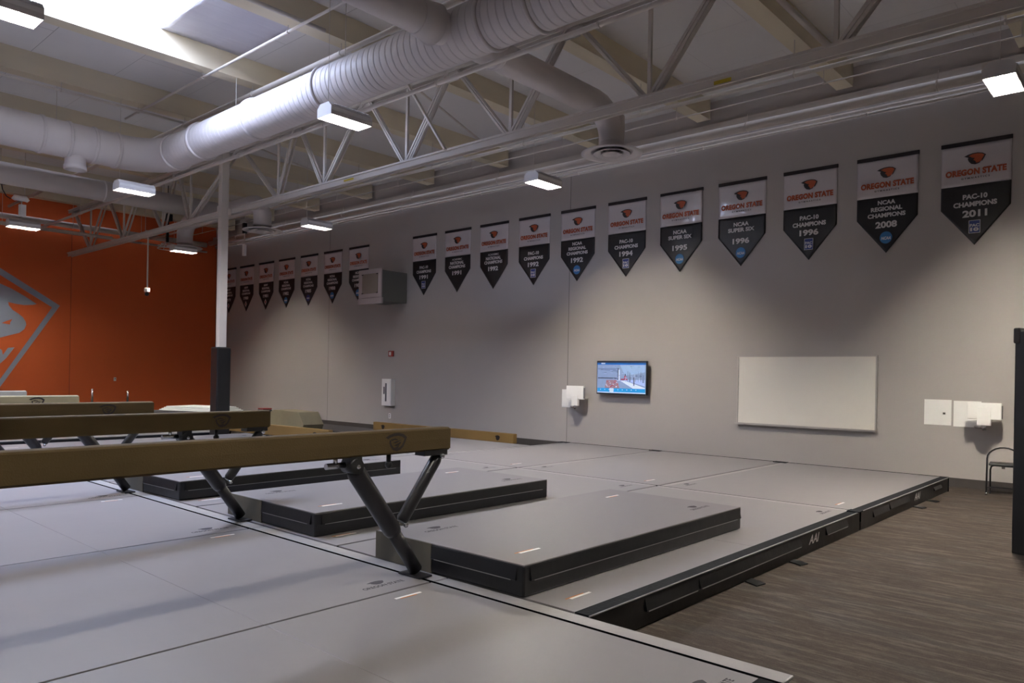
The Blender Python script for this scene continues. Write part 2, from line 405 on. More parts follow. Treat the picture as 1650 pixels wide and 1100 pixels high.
# ------------------------------------------------------------------ roof truss (one plane, y = 8.3)
TY = 8.3
t = thing('roof_truss', 'white steel roof truss of crossing diagonals spanning the hall', 'truss', (0, TY, 0))
b = MB()
for dy in (-.05, .05): b.box(XO + .35, X1 - .05, dy - .035, dy + .035, 5.21, 5.225); b.box(XO + .35, X1 - .05, dy - .012, dy + .012, 5.10, 5.21)
b.box(XO + .35, X1 - .05, -.085, .085, 5.195, 5.21); b.build('bottom_chord', 'steel', t)
b = MB()
for dy in (-.05, .05): b.box(XO + .35, X1 - .05, dy - .012, dy + .012, 6.46, 6.555); b.box(XO + .35, X1 - .05, dy - .035, dy + .035, 6.545, 6.557)
b.build('top_chord', 'steel', t)
BN = [-24.5, -22.0, -19.5, -17.96, -14.0, -12.35, -9.92, -7.53, -5.14, -2.82, -.4, 2.0, 4.4]
TN = [-26.0, -23.2, -20.8, -18.7, -15.6, -13.3, -11.05, -8.8, -6.4, -4.0, -1.6, .8, 3.2, 5.6]
def strut(x0, z0, x1, z1, w, dd):
    b = MB()
    for dy in (-dd, dd): b.bar((x0, dy, z0), (x1, dy, z1), .012, w, up=(0, 1, 0)) if False else b.bar((x0, dy, z0), (x1, dy, z1), w, .014, up=(0, 1, 0))
    b.bar((x0, -dd, z0), (x1, -dd, z1), .014, .05, up=(0, 1, 0)); b.build('diagonal', 'steel', t)
for i, x in enumerate(BN):
    strut(x - .05, 5.2, TN[i] + .08, 6.5, .07, .03); strut(x + .05, 5.2, TN[i + 1] - .08, 6.5, .09, .045)
    b = MB(); b.box(x - .025, x + .025, -.02, .02, 5.2, 6.5); b.build('vertical', 'steel', t)
b = MB(); b.bar((-9.8, -.12, 6.5), (-8.83, -.12, 5.2), .06, .03); b.build('brace', 'steel', t)
for x in TN[:-1]:
    b = MB(); b.box(x - .14, x + .14, -.008, .008, 6.32, 6.5); b.build('gusset_plate', 'steel', t)
b = MB(); b.box(-4.2, -3.98, -.088, -.0855, 5.105, 5.15); b.build('sticker', 'yellow', t, label='yellow warning sticker')
b = MB(); b.box(-11.6, -11.3, -.088, -.0855, 5.13, 5.16); b.build('sticker', 'yellow', t, label='faded yellow sticker')
# long lateral diagonals from truss to wall
for k, (x0, x1) in enumerate(((-14.9, -16.2), (-9.7, -11.1))):
    b = MB(); b.bar((x0, 8.38, 6.4), (x1, 11.5, 6.48), .03, .03)
    tag(b.build('sway_brace', 'steel'), ['thin sway brace rod behind the truss near the padded column', 'thin sway brace rod behind the truss near the hanging light at centre'][k], 'brace')

# ------------------------------------------------------------------ ducts
MD = 4.1 + H
def ribbed(p0, p1, R, step, rib=.006):
    p0, p1 = Vector(p0), Vector(p1); L = (p1 - p0).length; d = (p1 - p0) / L
    pts = [p0]; rr = [R]; s = step
    while s < L - step * .6:
        for o, h in ((-.02, 0), (-.005, 0), (-.003, -.005), (.003, -.005), (.005, 0), (.02, 0)): pts.append(p0 + d * (s + o)); rr.append(R + h)
        s += step
    pts.append(p1); rr.append(R); return pts, rr
t = thing('main_duct', 'big white spiral duct sweeping across the ceiling with an elbow at left', 'duct', (0, 0, 0))
b = MB(); p, r = ribbed((X1 - .05, 6.29, MD), (-14.2, 6.29, MD), .31, .12); b.sweep(p, r, 40)
b.build('ribbed_section', 'duct', t)
el = [(-14.2, 6.29, MD)]
for i in range(9):
    a = math.pi / 2 * i / 8; el.append((-14.3 - .75 * math.sin(a), 6.29 - .75 * (1 - math.cos(a)), MD))
el.append((-15.05, Y0 + .05, MD)); b = MB(); b.sweep(el, .318, 40); b.build('elbow_and_run', 'duct', t)
for i, (p, d) in enumerate([((-14.2, 6.29), (1, 0)), ((-11.3, 6.29), (1, 0)), ((-9.28, 6.29), (1, 0)), ((-6.02, 6.29), (1, 0)), ((-5.3, 6.29), (1, 0)), ((-13.15, 6.29), (1, 0)), ((-15.05, 5.5), (0, 1)), ((-15.05, 5.1), (0, 1)), ((-15.05, 4.68), (0, 1)), ((-15.05, 4.25), (0, 1)), ((-3.0, 6.29), (1, 0))]):
    b = MB(); c = Vector((p[0], p[1], MD)); d = Vector((d[0], d[1], 0)); b.sweep([c - d * .03, c - d * .022, c + d * .022, c + d * .03], [.318, .338, .338, .318], 40)
    b.build('flange', 'duct', t)
b = MB(); b.lathe((-15.05, 4.82, 0), [(.175, 5.5), (.175, 5.28), (.19, 5.27), (.19, 5.2), (.165, 5.2), (.16, 5.35), (0.0, 5.35)], 28); b.build('outlet_collar', 'duct', t)
b = MB(); b.cyl((-15.05, 4.5, MD + .3), (-15.05, 4.5, 6.93), .006, 6); b.cyl((-8.9, 6.29, MD + .3), (-8.9, 6.29, 6.93), .006, 6); b.cyl((-12.0, 6.29, MD + .3), (-12.0, 6.29, 6.93), .006, 6); b.build('hanger_rod', 'steel', t)
BY = 9.6
def drop(par, x, zt, R, path):
    b = MB(); b.sweep(path, R, 32); b.build('duct_run', 'duct', par)
    b = MB(); b.lathe((x, BY, 0), [(R + .002, 5.62), (R + .002, 5.2), (R + .012, 5.19), (R + .012, 5.15), (R, 5.14)], 32); b.build('drop_sleeve', 'duct', par)
pa = [(-6.6, Y0 + .05, MD), (-6.6, 9.1, MD)] + [(-6.6, 9.1 + .5 * math.sin(math.pi / 2 * i / 6), MD - .5 * (1 - math.cos(math.pi / 2 * i / 6))) for i in range(1, 7)] + [(-6.6, 9.6, 5.14)]
drop(t, -6.6, 0, .19, pa)
b = MB(); b.sweep([(-6.6, 6.92, MD), (-6.6, 6.94, MD), (-6.6, 6.98, MD), (-6.6, 7.0, MD)], [.19, .202, .202, .19], 32); b.build('flange', 'duct', t)
b = MB(); b.sweep([(-6.6, 5.62, MD), (-6.6, 5.9, MD)], [.20, .24], 32); b.build('saddle_collar', 'duct', t)
t2 = thing('far_duct', 'round duct above the orange wall feeding two diffuser drops by the padded column', 'duct', (-18.8, 0, .02))
b = MB(); b.sweep([(0, Y0 + .05, MD), (0, 9.38, MD)], .235, 32); b.build('duct_run', 'duct', t2)
for y in (3.5, 6.6): b = MB(); b.sweep([(0, y, MD), (0, y + .05, MD)], .243, 32); b.build('flange', 'duct', t2)
pa = [(-21.1, 0, 5.14), (-21.1, 0, 5.3)] + [(-21.1 + .45 * (1 - math.cos(math.pi / 2 * i / 6)), 0, 5.3 + .45 * math.sin(math.pi / 2 * i / 6)) for i in range(1, 7)] + [(-17.35, 0, 5.75)] + [(-17.35 + .45 * math.sin(math.pi / 2 * i / 6), 0, 5.75 - .45 * (1 - math.cos(math.pi / 2 * i / 6))) for i in range(1, 7)] + [(-16.9, 0, 5.14)]
b = MB(); b.sweep(pa, .21, 32); b.build('cross_run', 'duct', t2, (18.8, BY, 0))
for x in (-21.1, -16.9): b = MB(); b.lathe((x, 0, 0), [(.212, 5.5), (.212, 5.2), (.224, 5.19), (.224, 5.15), (.21, 5.14)], 32); b.build('drop_sleeve', 'duct', t2, (18.8, BY, 0))
dz = 5.06
dif = thing('ceiling_diffuser', 'round white ring diffuser, the nearest and largest, left of the centre banners', 'diffuser', (-6.6, BY, dz), 0, 'round ceiling diffusers')
b = MB(); b.lathe((0, 0, 0), [(.2, .075), (.2, .05), (.33, .02), (.47, .0), (.47, -.012), (.40, -.014), (.33, .012), (.31, .012), (.31, .035)], 48); b.build('outer_ring', 'duct', dif)
b = MB(); b.lathe((0, 0, 0), [(.14, .06), (.22, .025), (.27, -.012), (.285, -.016), (.26, -.02), (.17, .015)], 48); b.build('middle_ring', 'duct', dif)
b = MB(); b.lathe((0, 0, 0), [(.06, .045), (.1, .02), (.15, -.018), (.165, -.022), (.12, -.024), (.05, 0), (0, .0)], 40); b.build('centre_cone', 'duct', dif)
b = MB(); b.lathe((0, 0, 0), [(.195, .055), (0, .055)], 32); b.build('throat', 'dark_steel', dif)
dup(dif, (-16.9, BY, dz), 'round white ring diffuser just right of the padded column')
dup(dif, (-21.1, BY, dz), 'round white ring diffuser in front of the orange wall, smallest')

# ------------------------------------------------------------------ light fixtures
def fixture(x, y, label, dim='tube', nb=2, hang=True, z=4.9, rz=0):
    t = thing('ceiling_light', label, 'light fixture', (x, y, z), rz, 'hanging light fixtures')
    w, l = .155, .325
    b = MB()
    D = .11
    b.box(-w, -w + .008, -l, l, 0, D); b.box(w - .008, w, -l, l, 0, D)
    b.box(-w + .008, w - .008, -l, -l + .008, 0, D); b.box(-w + .008, w - .008, l - .008, l, 0, D)
    b.prism([(-w, D + .0001), (w, D + .0001), (w * .6, .17), (-w * .6, .17)], lambda a, c, s: Vector((a, s, c)), -l, l)
    b.build('housing', 'fixture', t)
    b = MB()
    for i in range(24):
        yy = -l + .03 + i * (2 * l - .06) / 23
        b.bar((w * .99, yy, .112), (w * .64, yy, .168), .008, .008)
    b.box(w * .8 , w * .82, -l + .02, l - .02, .142, .146); b.build('cooling_fins', 'fixture', t)
    b = MB()
    for i in range(24):
        yy = -l + .03 + i * (2 * l - .06) / 23
        b.bar((-w * .99, yy, .112), (-w * .64, yy, .168), .008, .008)
    b.box(-w * .82 , -w * .8, -l + .02, l - .02, .142, .146); b.build('cooling_fins', 'fixture', t)
    b = MB(); b.box(-w + .009, w - .009, -l + .009, l - .009, .10, .108)
    for i in range(nb + 1):
        xx = -w + .012 + (2 * w - .024) * i / nb
        b.prism([(xx - .002, .012), (xx + .002, .012), (xx + .022, .10), (xx - .022, .10)], lambda a, c, s: Vector((a, s, c)), -l + .01, l - .01)
    b.box(-w + .01, w - .01, -.004, .004, .014, .10)
    rf = b.build('reflector', 'reflector', t)
    for i in range(nb):
        xx = -w + .012 + (2 * w - .024) * (i + .5) / nb
        b = MB(); b.box(xx - .03, xx + .03, -l + .03, l - .03, .072, .09, bevel=.006)
        b.build('tube', dim, rf)
    if hang:
        b = MB()
        for yy in (-l + .06,): b.cyl((0, yy, .17), (0, yy, 6.94 - z), .004, 6)
        b.build('hanging_wire', 'steel', t)
    return t
fixture(-8.27, 5.86, 'lit two-tube light fixture hanging in front of the big white duct')
fixture(-14.65, 5.7, 'lit narrow light fixture hanging below the duct elbow')
fixture(-8.25, 9.95, 'lit light fixture hanging just left of the middle banners near the wall top', dim='tube_strong')
fixture(-14.78, 9.75, 'dimmer light fixture hanging over the banners right of the padded column', dim='tube_dim')
fixture(-20.95, 9.5, 'lit light fixture beneath the diffuser in front of the orange wall', dim='tube_mid')
fixture(-1.5, 9.72, 'brightest light fixture at the upper right edge above the last banners', nb=3, dim='tube_strong')
fixture(-20.6, 5.5, 'light fixture under the white hanging junction box at left edge', dim='tube_mid', hang=False)
fixture(-8.25, 1.98, 'light fixture cut off by the top left corner beside the skylight')
for i, (x, y) in enumerate([(-1.9, 5.6), (-1.9, 1.9), (-14.7, 1.9), (-20.9, 1.9), (4.0, 9.7), (4.0, 5.6), (4.0, 1.9), (-24.9, 5.6), (-8.25, -2.4), (-14.7, -2.4), (-1.9, -2.4), (-20.9, -2.4), (-24.9, 1.9)]):
    fixture(x, y, ['ceiling light beyond the frame above the viewer', 'ceiling light behind the viewer on the right', 'ceiling light out of frame on the left', 'ceiling light out of frame on the far left',
                   'ceiling light beyond the right edge near the wall', 'ceiling light beyond the right edge mid hall', 'ceiling light beyond the right edge behind', 'ceiling light out of frame beside the wall emblem',
                   'ceiling light behind the viewer', 'ceiling light behind the viewer to the left', 'ceiling light behind the viewer to the right', 'ceiling light behind the viewer far left', 'ceiling light out of frame at the far left corner'][i], hang=True)

# ------------------------------------------------------------------ column
t = thing('padded_column', 'square white steel column with a black padded lower section', 'column', (-15.93, TY - .2, 0))
b = MB(); b.box(-.0825, .0825, -.0825, .0825, 2.1, 6.44, bevel=.008); b.box(-.14, .14, -.12, .12, 6.44, 6.455); b.build('shaft', 'steel', t)
b = MB(); b.box(-.16, .16, -.16, .16, 0, 2.12, bevel=.03); b.build('pad', 'blackplastic', t, label='black wrap-around pad')
b = MB(); b.box(-.1, .1, .05, .13, 5.06, 5.2); b.box(-.1, .1, -.1, -.083, 5.0, 5.25); b.build('bracket', 'steel', t)

# ------------------------------------------------------------------ championship banners
CIR, SQ, DIA = 'c', 's', 'd'
BX = [(-25.6, 'AIAW', 3, '1979', DIA), (-24.37, 'AIAW', 3, '1980', DIA), (-23.08, 'AIAW', 3, '1981', DIA), (-21.81, 'NCAA', 3, '1982', CIR), (-20.52, 'NCAA', 3, '1985', CIR), (-19.24, 'NCAA', 3, '1988', CIR),
      (-17.95, 'NCAA', 3, '1989', CIR), (-15.08, 'PAC', 2, '1991', SQ), (-13.81, 'ACA', 3, '1991', None), (-12.54, 'ACA', 3, '1992', None), (-11.26, 'PAC', 2, '1992', SQ), (-10.0, 'NCAA', 3, '1992', CIR),
      (-8.72, 'PAC', 2, '1994', SQ), (-7.45, 'SIX', 2, '1995', CIR), (-6.18, 'SIX', 2, '1996', CIR), (-4.92, 'PAC', 2, '1996', SQ), (-3.66, 'NCAA', 3, '2008', CIR), (-2.4, 'PAC', 2, '2011', SQ)]
BH, BW, KZ = 1.53, .93, 1.05
f2 = lambda a, c, s: Vector((a, -s, c * KZ))     # a right, c up, s out of the wall
def banner(x, kind, yr, seal, label, i):
    top = 5.27 + .0035 * (x + 25)
    t = thing('championship_banner', label, 'banner', (x, W - .0002, top), 0, 'championship banners on the grey wall')
    h = BW / 2
    b = MB(); b.box(-h - .01, h + .01, -.022, 0, -.06, .004, bevel=.004); b.build('top_sleeve', 'bar', t)
    def sheet(poly, m, name):
        # gently curved sheet with real depth
        ph = random.random() * 6; am = .003 + .004 * random.random() + (.007 if i == 13 else 0)
        b = MB(); x0 = -h; n = 22; rows = 12
        def bottom(xx): return poly(xx)
        V = []
        for k in range(n + 1):
            xx = -h + BW * k / n; z0, z1 = bottom(xx); col = []
            for r in range(rows + 1):
                z = (z1 + (z0 - z1) * r / rows) * KZ
                y = -.010 + am * math.sin(4.2 * xx / BW * 2 + 2.2 * z + ph) * (min(1, abs(z) * 1.2)) * .8 - am * .8
                col.append(b.bm.verts.new((xx, y, z)))
            V.append(col)
        for k in range(n):
            for r in range(rows):
                f = b._f([V[k][r], V[k+1][r], V[k+1][r+1], V[k][r+1]]); f.smooth = True
        o = b.build(name, m, t); md = o.modifiers.new('s', 'SOLIDIFY'); md.thickness = .002
        return am, o
    am, wp = sheet(lambda xx: (-.645, -.05), 'vwhite', 'white_panel')
    am2, bp_ = sheet(lambda xx: (-.985 - (BH - .985) * (1 - abs(xx) / h), -.645), 'vblack', 'black_panel')
    T = .018 + max(am, am2) * 2
    b = MB(); b.prism(place(EMB, -.01, -.27, .29, .17), f2, T, T + .001); b.build('emblem', 't_dark', wp)
    b = MB(); b.prism(place(EMB_I, -.01, -.27, .29, .17), f2, T + .001, T + .002); b.build('emblem_face', 't_orange', wp)
    b = MB(); b.prism([(.055, -.335), (.085, -.30), (.072, -.335)], f2, T + .002, T + .003); b.build('emblem_wedge', 't_white', wp)  # small white wedge printed on the emblem
    b = MB(); text(b, 'OREGON STATE', 0, -.455, .81, .095, f2, T, bold=.055, spacing=1.06); b.build('team_lettering', 't_orange', wp)
    b = MB(); text(b, 'GYMNASTICS', 0, -.545, .38, .026, f2, T, bold=.03, spacing=1.5); b.build('sport_lettering', 't_dark', wp)
    b = MB()
    if kind == 'PAC':
        text(b, 'PAC-10', 0, -.82, .33, .075, f2, T, bold=.045); text(b, 'CHAMPIONS', 0, -.93, .58, .075, f2, T, bold=.045); yz = -1.07
    elif kind == 'SIX':
        text(b, 'NCAA', 0, -.78, .30, .075, f2, T, bold=.045); text(b, 'SUPER SIX', 0, -.88, .52, .075, f2, T, bold=.045); yz = -1.08
    elif kind == 'ACA':
        text(b, 'ACADEMIC', 0, -.73, .36, .045, f2, T, bold=.02); text(b, 'NATIONAL', 0, -.815, .50, .075, f2, T, bold=.045); text(b, 'CHAMPIONS', 0, -.91, .60, .075, f2, T, bold=.045); yz = -1.06
    else:
        text(b, kind, 0, -.735, .27, .07, f2, T, bold=.045); text(b, 'REGIONAL', 0, -.835, .48, .07, f2, T, bold=.045); text(b, 'CHAMPIONS', 0, -.935, .58, .07, f2, T, bold=.045); yz = -1.085
    b.build('title_lettering', 't_white', bp_)
    b = MB(); text(b, yr, 0, yz, .33, .105, f2, T, bold=.04); b.build('year_lettering', 't_white', bp_)
    if seal == CIR:
        b = MB(); b.prism(place(ell(28), 0, -1.29, .19, .19), f2, T, T + .002); o = b.build('round_seal', 't_blue' if x > -20 or x < -21 else 't_navy', bp_)
        b = MB(); text(b, 'NCAA', 0, -1.30, .15, .05, f2, T + .003, bold=.05, shear=.3); b.build('seal_lettering', 't_white', bp_)
    elif seal == SQ:
        b = MB(); b.prism(place([(-.5, -.5), (.5, -.5), (.5, .5), (-.5, .5)], 0, -1.265, .155, .19), f2, T, T + .002); b.build('square_badge', 't_white', bp_)
        b = MB(); b.prism(place([(-.5, -.5), (.5, -.5), (.5, .5), (-.5, .5)], 0, -1.265, .14, .175), f2, T + .002, T + .003); b.build('badge_field', 't_navy', bp_)
        b = MB(); text(b, 'PAC', 0, -1.245, .125, .045, f2, T + .004, bold=.04); text(b, '10', 0, -1.305, .115, .055, f2, T + .004, bold=.06); b.build('badge_lettering', 't_white', bp_)
    elif seal == DIA:
        b = MB(); b.prism(place([(-.5, 0), (0, -.5), (.5, 0), (0, .5)], 0, -1.28, .15, .2), f2, T, T + .002); b.build('diamond_badge', 't_white', bp_)
        b = MB(); b.prism(place([(-.5, 0), (0, -.5), (.5, 0), (0, .5)], 0, -1.28, .08, .11), f2, T + .002, T + .003); b.build('badge_mark', 't_red', bp_)
extra = ['half hidden behind the white column', 'first one right of the white column', 'with a diamond badge, second right of the column', 'with a blue seal, third right of the column', 'with a violet seal, fourth right of the column',
         'fifth right of the column', 'partly hidden by the grey wall box', 'just right of the grey wall box', 'with academic title and no badge', 'with academic title and no badge', 'with a square blue badge',
         'with a round blue seal', 'with a square blue badge', 'glossy and creased, with a round blue seal', 'with a round blue seal', 'with a square blue badge', 'with a round blue seal', 'rightmost on the wall, with a square badge']
for i, (x, kind, n, yr, seal) in enumerate(BX):
    yy = '' if i in (0, 6) else ' dated ' + yr
    banner(x, kind, yr, seal, 'white and black pennant banner' + yy + ', ' + extra[i], i)

# ------------------------------------------------------------------ things on the grey wall
t = thing('wall_tv', 'flat television on the grey wall showing a blue gym picture', 'television', (-8.7, W, 1.6))
b = MB(); b.box(-.615, .615, -.16, -.10, -.35, .35, bevel=.006); b.build('bezel', 'blackplastic', t)
b = MB(); b.box(-.35, .35, -.10, -.07, -.2, .2); b.box(-.1, .1, -.07, -.001, -.12, .12); b.build('mount', 'blackplastic', t)
def em(name, col, s=.36): return mat(name, col, .4, var=.12, scale=14, emit=s)
S = {k: em('screen_' + k, c) for k, c in dict(sky='#7f93b8', bar='#0f5fae', low='#1c8fd0', floor='#9fb4de', pink='#94737f', dark='#2a3552', white='#c9d4ee', mid='#6b7ea8', red='#a02c48', roof='#8da9cc').items()}
b = MB(); y = -.1605
def q(x0, x1, z0, z1, m, d=0): b.use(S[m]); b.box(x0, x1, y - .0006 - d, y + .0005 - d, z0, z1)
q(-.6, .6, -.325, .33, 'sky'); q(-.6, .6, .285, .33, 'dark', .0006); q(-.6, .6, .27, .305, 'bar', .0009); q(-.5, -.4, .285, .31, 'white', .0012); q(-.59, .59, -.30, -.22, 'low', .0006); q(-.59, .59, -.318, -.30, 'white', .0006)
q(-.28, -.18, -.30, -.22, 'white', .0012)
for k in range(9): q(-.52 + .11 * k, -.50 + .11 * k, -.26, -.24, 'white', .0018)
b.use(S['roof']); b.prism([(-.03, .27), (.58, .27), (.58, .12), (.1, .04)], lambda a, c, s: Vector((a, s, c)), y - .0012, y)
b.use(S['mid']); b.prism([(-.58, .2), (-.06, .2), (-.06, .12), (-.58, .17)], lambda a, c, s: Vector((a, s, c)), y - .0018, y)
q(-.58, -.1, -.02, .0, 'dark', .0012); q(-.06, -.03, -.06, .17, 'white', .0018); q(-.08, -.06, -.05, .2, 'dark', .0018)
b.use(S['pink']); b.prism([(-.36, -.05), (-.1, -.05), (-.03, -.22), (-.4, -.22)], lambda a, c, s: Vector((a, s, c)), y - .0018, y)
b.use(S['white']); b.prism([(-.02, -.06), (.1, -.06), (.58, -.2), (.58, -.22), (.3, -.22)], lambda a, c, s: Vector((a, s, c)), y - .0018, y)
b.use(S['floor']); b.prism([(.05, -.04), (.58, -.04), (.58, -.17)], lambda a, c, s: Vector((a, s, c)), y - .0018, y)
q(.08, .13, -.03, .04, 'red', .002); q(.095, .115, .04, .08, 'dark', .002); q(.0, .16, -.045, -.02, 'red', .0024)
q(.31, .33, -.16, .02, 'dark', .003)
for k in range(46):
    xx, zz = random.uniform(-.38, -.08), random.uniform(-.2, -.06); q(xx, xx + .03, zz, zz + .012, random.choice(['mid', 'pink', 'white', 'red']), .0034)
for k in range(40):
    xx, zz = random.uniform(-.56, .5), random.uniform(-.04, .24); q(xx, xx + random.uniform(.02, .09), zz, zz + .006, random.choice(['mid', 'dark', 'mid', 'floor']), .0036)
for k in range(14):
    xx = random.uniform(.1, .55); q(xx, xx + .006, -.08, random.uniform(-.02, .14), random.choice(['dark', 'white', 'mid']), .0038)
q(.0, .01, -.32, -.31, 'white', .003); q(.52, .56, -.1, .06, 'mid', .003); q(.36, .5, .02, .06, 'mid', .003)
b.build('screen', None, t, label='lit screen with a blue tinted picture')
t = thing('whiteboard', 'wide blank whiteboard with aluminium frame on the grey wall', 'whiteboard', (-4.98, W, 1.41))
b = MB(); b.box(-1.2, 1.2, -.02, -.001, -.6, .62); b.build('panel', 'board', t)
b = MB(); b.box(-1.225, -1.2, -.03, -.001, -.62, .64); b.box(1.2, 1.225, -.03, -.001, -.62, .64); b.box(-1.2, 1.2, -.03, -.001, .62, .64); b.box(-1.2, 1.2, -.03, -.001, -.62, -.6); b.build('frame', 'alu', t)
b = MB(); b.box(-1.24, 1.22, -.085, -.031, -.635, -.615, bevel=.004); b.box(-1.24, 1.22, -.09, -.08, -.615, -.6); b.build('marker_tray', 'alu', t)
b = MB(); b.box(-.19, .19, -.012, -.001, -.2, .2); tag(b.build('access_panel', 'plastic', None, (-2.86, W, 1.15)), 'square white access panel with a latch, left of the folding arm unit', 'wall panel')
o = bpy.data.objects['access_panel']
k = MB(); k.box(-.13, .15, -.015, -.012, -.15, .16); k.build('door', 'plastic', o)
k = MB(); k.box(.075, .11, -.026, -.015, -.03, .0); k.build('latch', 'dark_steel', o)
def arm_unit(x, z, label, rz, w, xo, hz, plate=(-.16, .24)):
    t = thing('wall_terminal', label, 'wall terminal', (x, W, z))
    b = MB(); b.box(plate[0], plate[1], -.014, -.001, -.2, .2); b.build('wall_plate', 'plastic', t)
    R = Matrix.Translation((xo, -.30, .06)) @ Matrix.Rotation(rz, 4, 'Z')
    b = MB(); b.box(-w, w, -.03, .035, hz[0], hz[1], rot=R, bevel=.012); b.build('head', 'plastic', t)
    b = MB(); b.box(-.085, .085, -.045, -.0305, hz[2], hz[3], rot=R, bevel=.006); b.box(-.085, .085, -.04, .03, hz[2], hz[0] - .001, rot=R, bevel=.006); b.build('stem', 'plastic', t)
    zb = hz[2] + .06
    b = MB(); b.cyl((xo, -.30, zb - .07), (xo, -.30, zb), .03, 12); b.cyl((xo, -.27, zb - .04), (.1, -.014, zb - .04), .022, 10); b.build('swing_arm', 'chrome', t)
    b = MB(); b.box(w - .002, w + .012, -.02, .03, hz[0] + .02, hz[1] - .04, rot=R); b.build('side_latch', 'chrome', t)
    return t
arm_unit(-10.2, 1.12, 'white swing-arm terminal on the wall left of the television', .08, .22, .43, (-.06, .23, -.20, .02))
arm_unit(-2.44, 1.14, 'white swing-arm terminal on the wall above the folding chair', .05, .22, .26, (-.12, .13, -.21, .06), (-.2, .17))
t = thing('wall_vent_unit', 'grey sheet metal vent box jutting from the wall among the banners', 'vent unit', (-16.24, W, 3.88))
b = MB(); b.box(-.46, .46, -.86, -.001, -.36, .46, bevel=.01); b.build('box', 'hvac', t)
b = MB(); b.box(-.5, .48, -.90, -.861, -.26, .50, bevel=.006); b.build('front_frame', 'hvacf', t)
b = MB(); b.box(-.5, .52, -.92, -.861, -.43, -.27, bevel=.006); b.build('drip_tray', 'hvacf', t)
b = MB(); b.box(-.33, .34, -.912, -.901, -.15, .38); b.build('grille', 'grille', t)
b = MB(); 
for xx in (-.33, .3):
    for zz in (-.14, .36): b.box(xx - .02, xx + .05, -.918, -.912, zz - .012, zz + .012)
b.build('corner_clip', 'dark_steel', t)
t = thing('fire_alarm', 'small red fire alarm strobe on the grey wall', 'fire alarm', (-16.38, W, 2.15))
b = MB(); b.box(-.1, .1, -.05, -.001, -.08, .08, bevel=.01); b.build('housing', 'red', t)
b = MB(); b.box(-.035, .035, -.075, -.05, -.05, .05, bevel=.01); b.build('strobe_lens', 'plastic', t)
t = thing('wall_cabinet', 'narrow white wall cabinet below the red fire alarm', 'cabinet', (-16.4, W, 1.08))
b = MB(); b.box(-.2, .2, -.16, -.001, -.37, .37, bevel=.008); b.build('body', 'plastic', t)
b = MB(); b.box(-.17, .17, -.172, -.161, -.33, .33, bevel=.004); b.build('door', 'plastic', t)
b = MB(); b.box(-.01, .03, -.19, -.173, -.25, .25); b.box(-.09, -.05, -.19, -.173, -.05, .15); b.build('handle', 't_grey', t)
t = thing('wall_outlet', 'small outlet plate under the white wall cabinet', 'outlet', (-16.42, W, .42))
b = MB(); b.box(-.04, .04, -.01, -.001, -.07, .07); b.build('plate', 'plastic', t)
b = MB(); b.box(-.02, .02, -.013, -.010, .01, .045); b.box(-.02, .02, -.013, -.010, -.045, -.01); b.build('socket', 't_grey', t)
b = MB(); b.cyl((0, -.001, 0), (0, -.02, 0), .06, 20); tag(b.build('wall_disc', 'blackplastic', None, (-20.43, W, .24)), 'small black round fitting low on the grey wall', 'wall fitting')
b = MB(); b.box(-.05, .05, -.012, -.001, -.05, .05)

# ------------------------------------------------------------------ things on the orange wall
fo = lambda a, c, s: Vector((s, a, c))
b = MB(); ring_o = [(8.15, 3.56), (6.5, 4.58), (4.6, 5.45), (2.7, 4.58), (1.05, 3.56), (2.64, .95), (3.6, .35), (5.6, .35), (6.56, .96)]
ring_i = [(7.93, 3.49), (6.5, 4.37), (4.6, 5.2), (2.7, 4.37), (1.27, 3.49), (2.64, 1.2), (3.7, .5), (5.5, .5), (6.56, 1.2)]
n = len(ring_o); A = [b.bm.verts.new(fo(a, c, 0)) for a, c in ring_o]; B = [b.bm.verts.new(fo(a, c, 0)) for a, c in ring_i]
A2 = [b.bm.verts.new(fo(a, c, .006)) for a, c in ring_o]; B2 = [b.bm.verts.new(fo(a, c, .006)) for a, c in ring_i]
for i in range(n):
    j = (i + 1) % n; b._f([A[i], A[j], B[j], B[i]]); b._f([A2[i], B2[i], B2[j], A2[j]]); b._f([A[i], A2[i], A2[j], A[j]]); b._f([B[i], B[j], B2[j], B2[i]])
sh = b.build('wall_emblem', 'shield', None, (XO + .001, 0, 0)); tag(sh, 'large grey shield outline graphic on the orange wall', 'wall graphic')
def smooth(pts, k=6):
    out = []; n = len(pts)
    for i in range(n):
        p0, p1, p2, p3 = pts[i-1], pts[i], pts[(i+1) % n], pts[(i+2) % n]
        for s in range(k):
            u = s / k; out.append(tuple(.5 * (2 * p1[d] + (p2[d] - p0[d]) * u + (2 * p0[d] - 5 * p1[d] + 4 * p2[d] - p3[d]) * u * u + (3 * p1[d] - p0[d] - 3 * p2[d] + p3[d]) * u ** 3) for d in (0, 1)))
    return out
shape = [(4.9, 4.5), (6.0, 4.33), (6.5, 4.11), (6.83, 3.97), (7.2, 3.76), (7.5, 3.56), (7.42, 3.53), (7.17, 3.5), (6.95, 3.52), (6.74, 3.56), (6.76, 3.46), (6.86, 3.33), (7.01, 3.23), (7.14, 3.12), (7.21, 3.0), (7.23, 2.9), (7.18, 2.76), (7.05, 2.64), (6.78, 2.55), (6.5, 2.45), (5.8, 2.3), (4.9, 2.6)]
b = MB(); b.prism(shape, fo, 0, .006); b.build('inner_shape', 'shield', sh)
b = MB(); b.prism([(6.58, 2.91), (6.7, 2.98), (6.86, 3.05), (6.8, 2.94), (6.8, 2.88)], fo, .006, .008); b.build('cut_out', 'orange', sh)
b = MB(); b.prism([(6.3, 2.12), (6.5, 2.15), (6.6, 2.1), (6.63, 1.95), (6.76, 2.17), (6.93, 2.19), (6.72, 1.86), (6.5, 1.62), (6.3, 1.55)], fo, 0, .006); b.build('stroke', 'shield', sh)
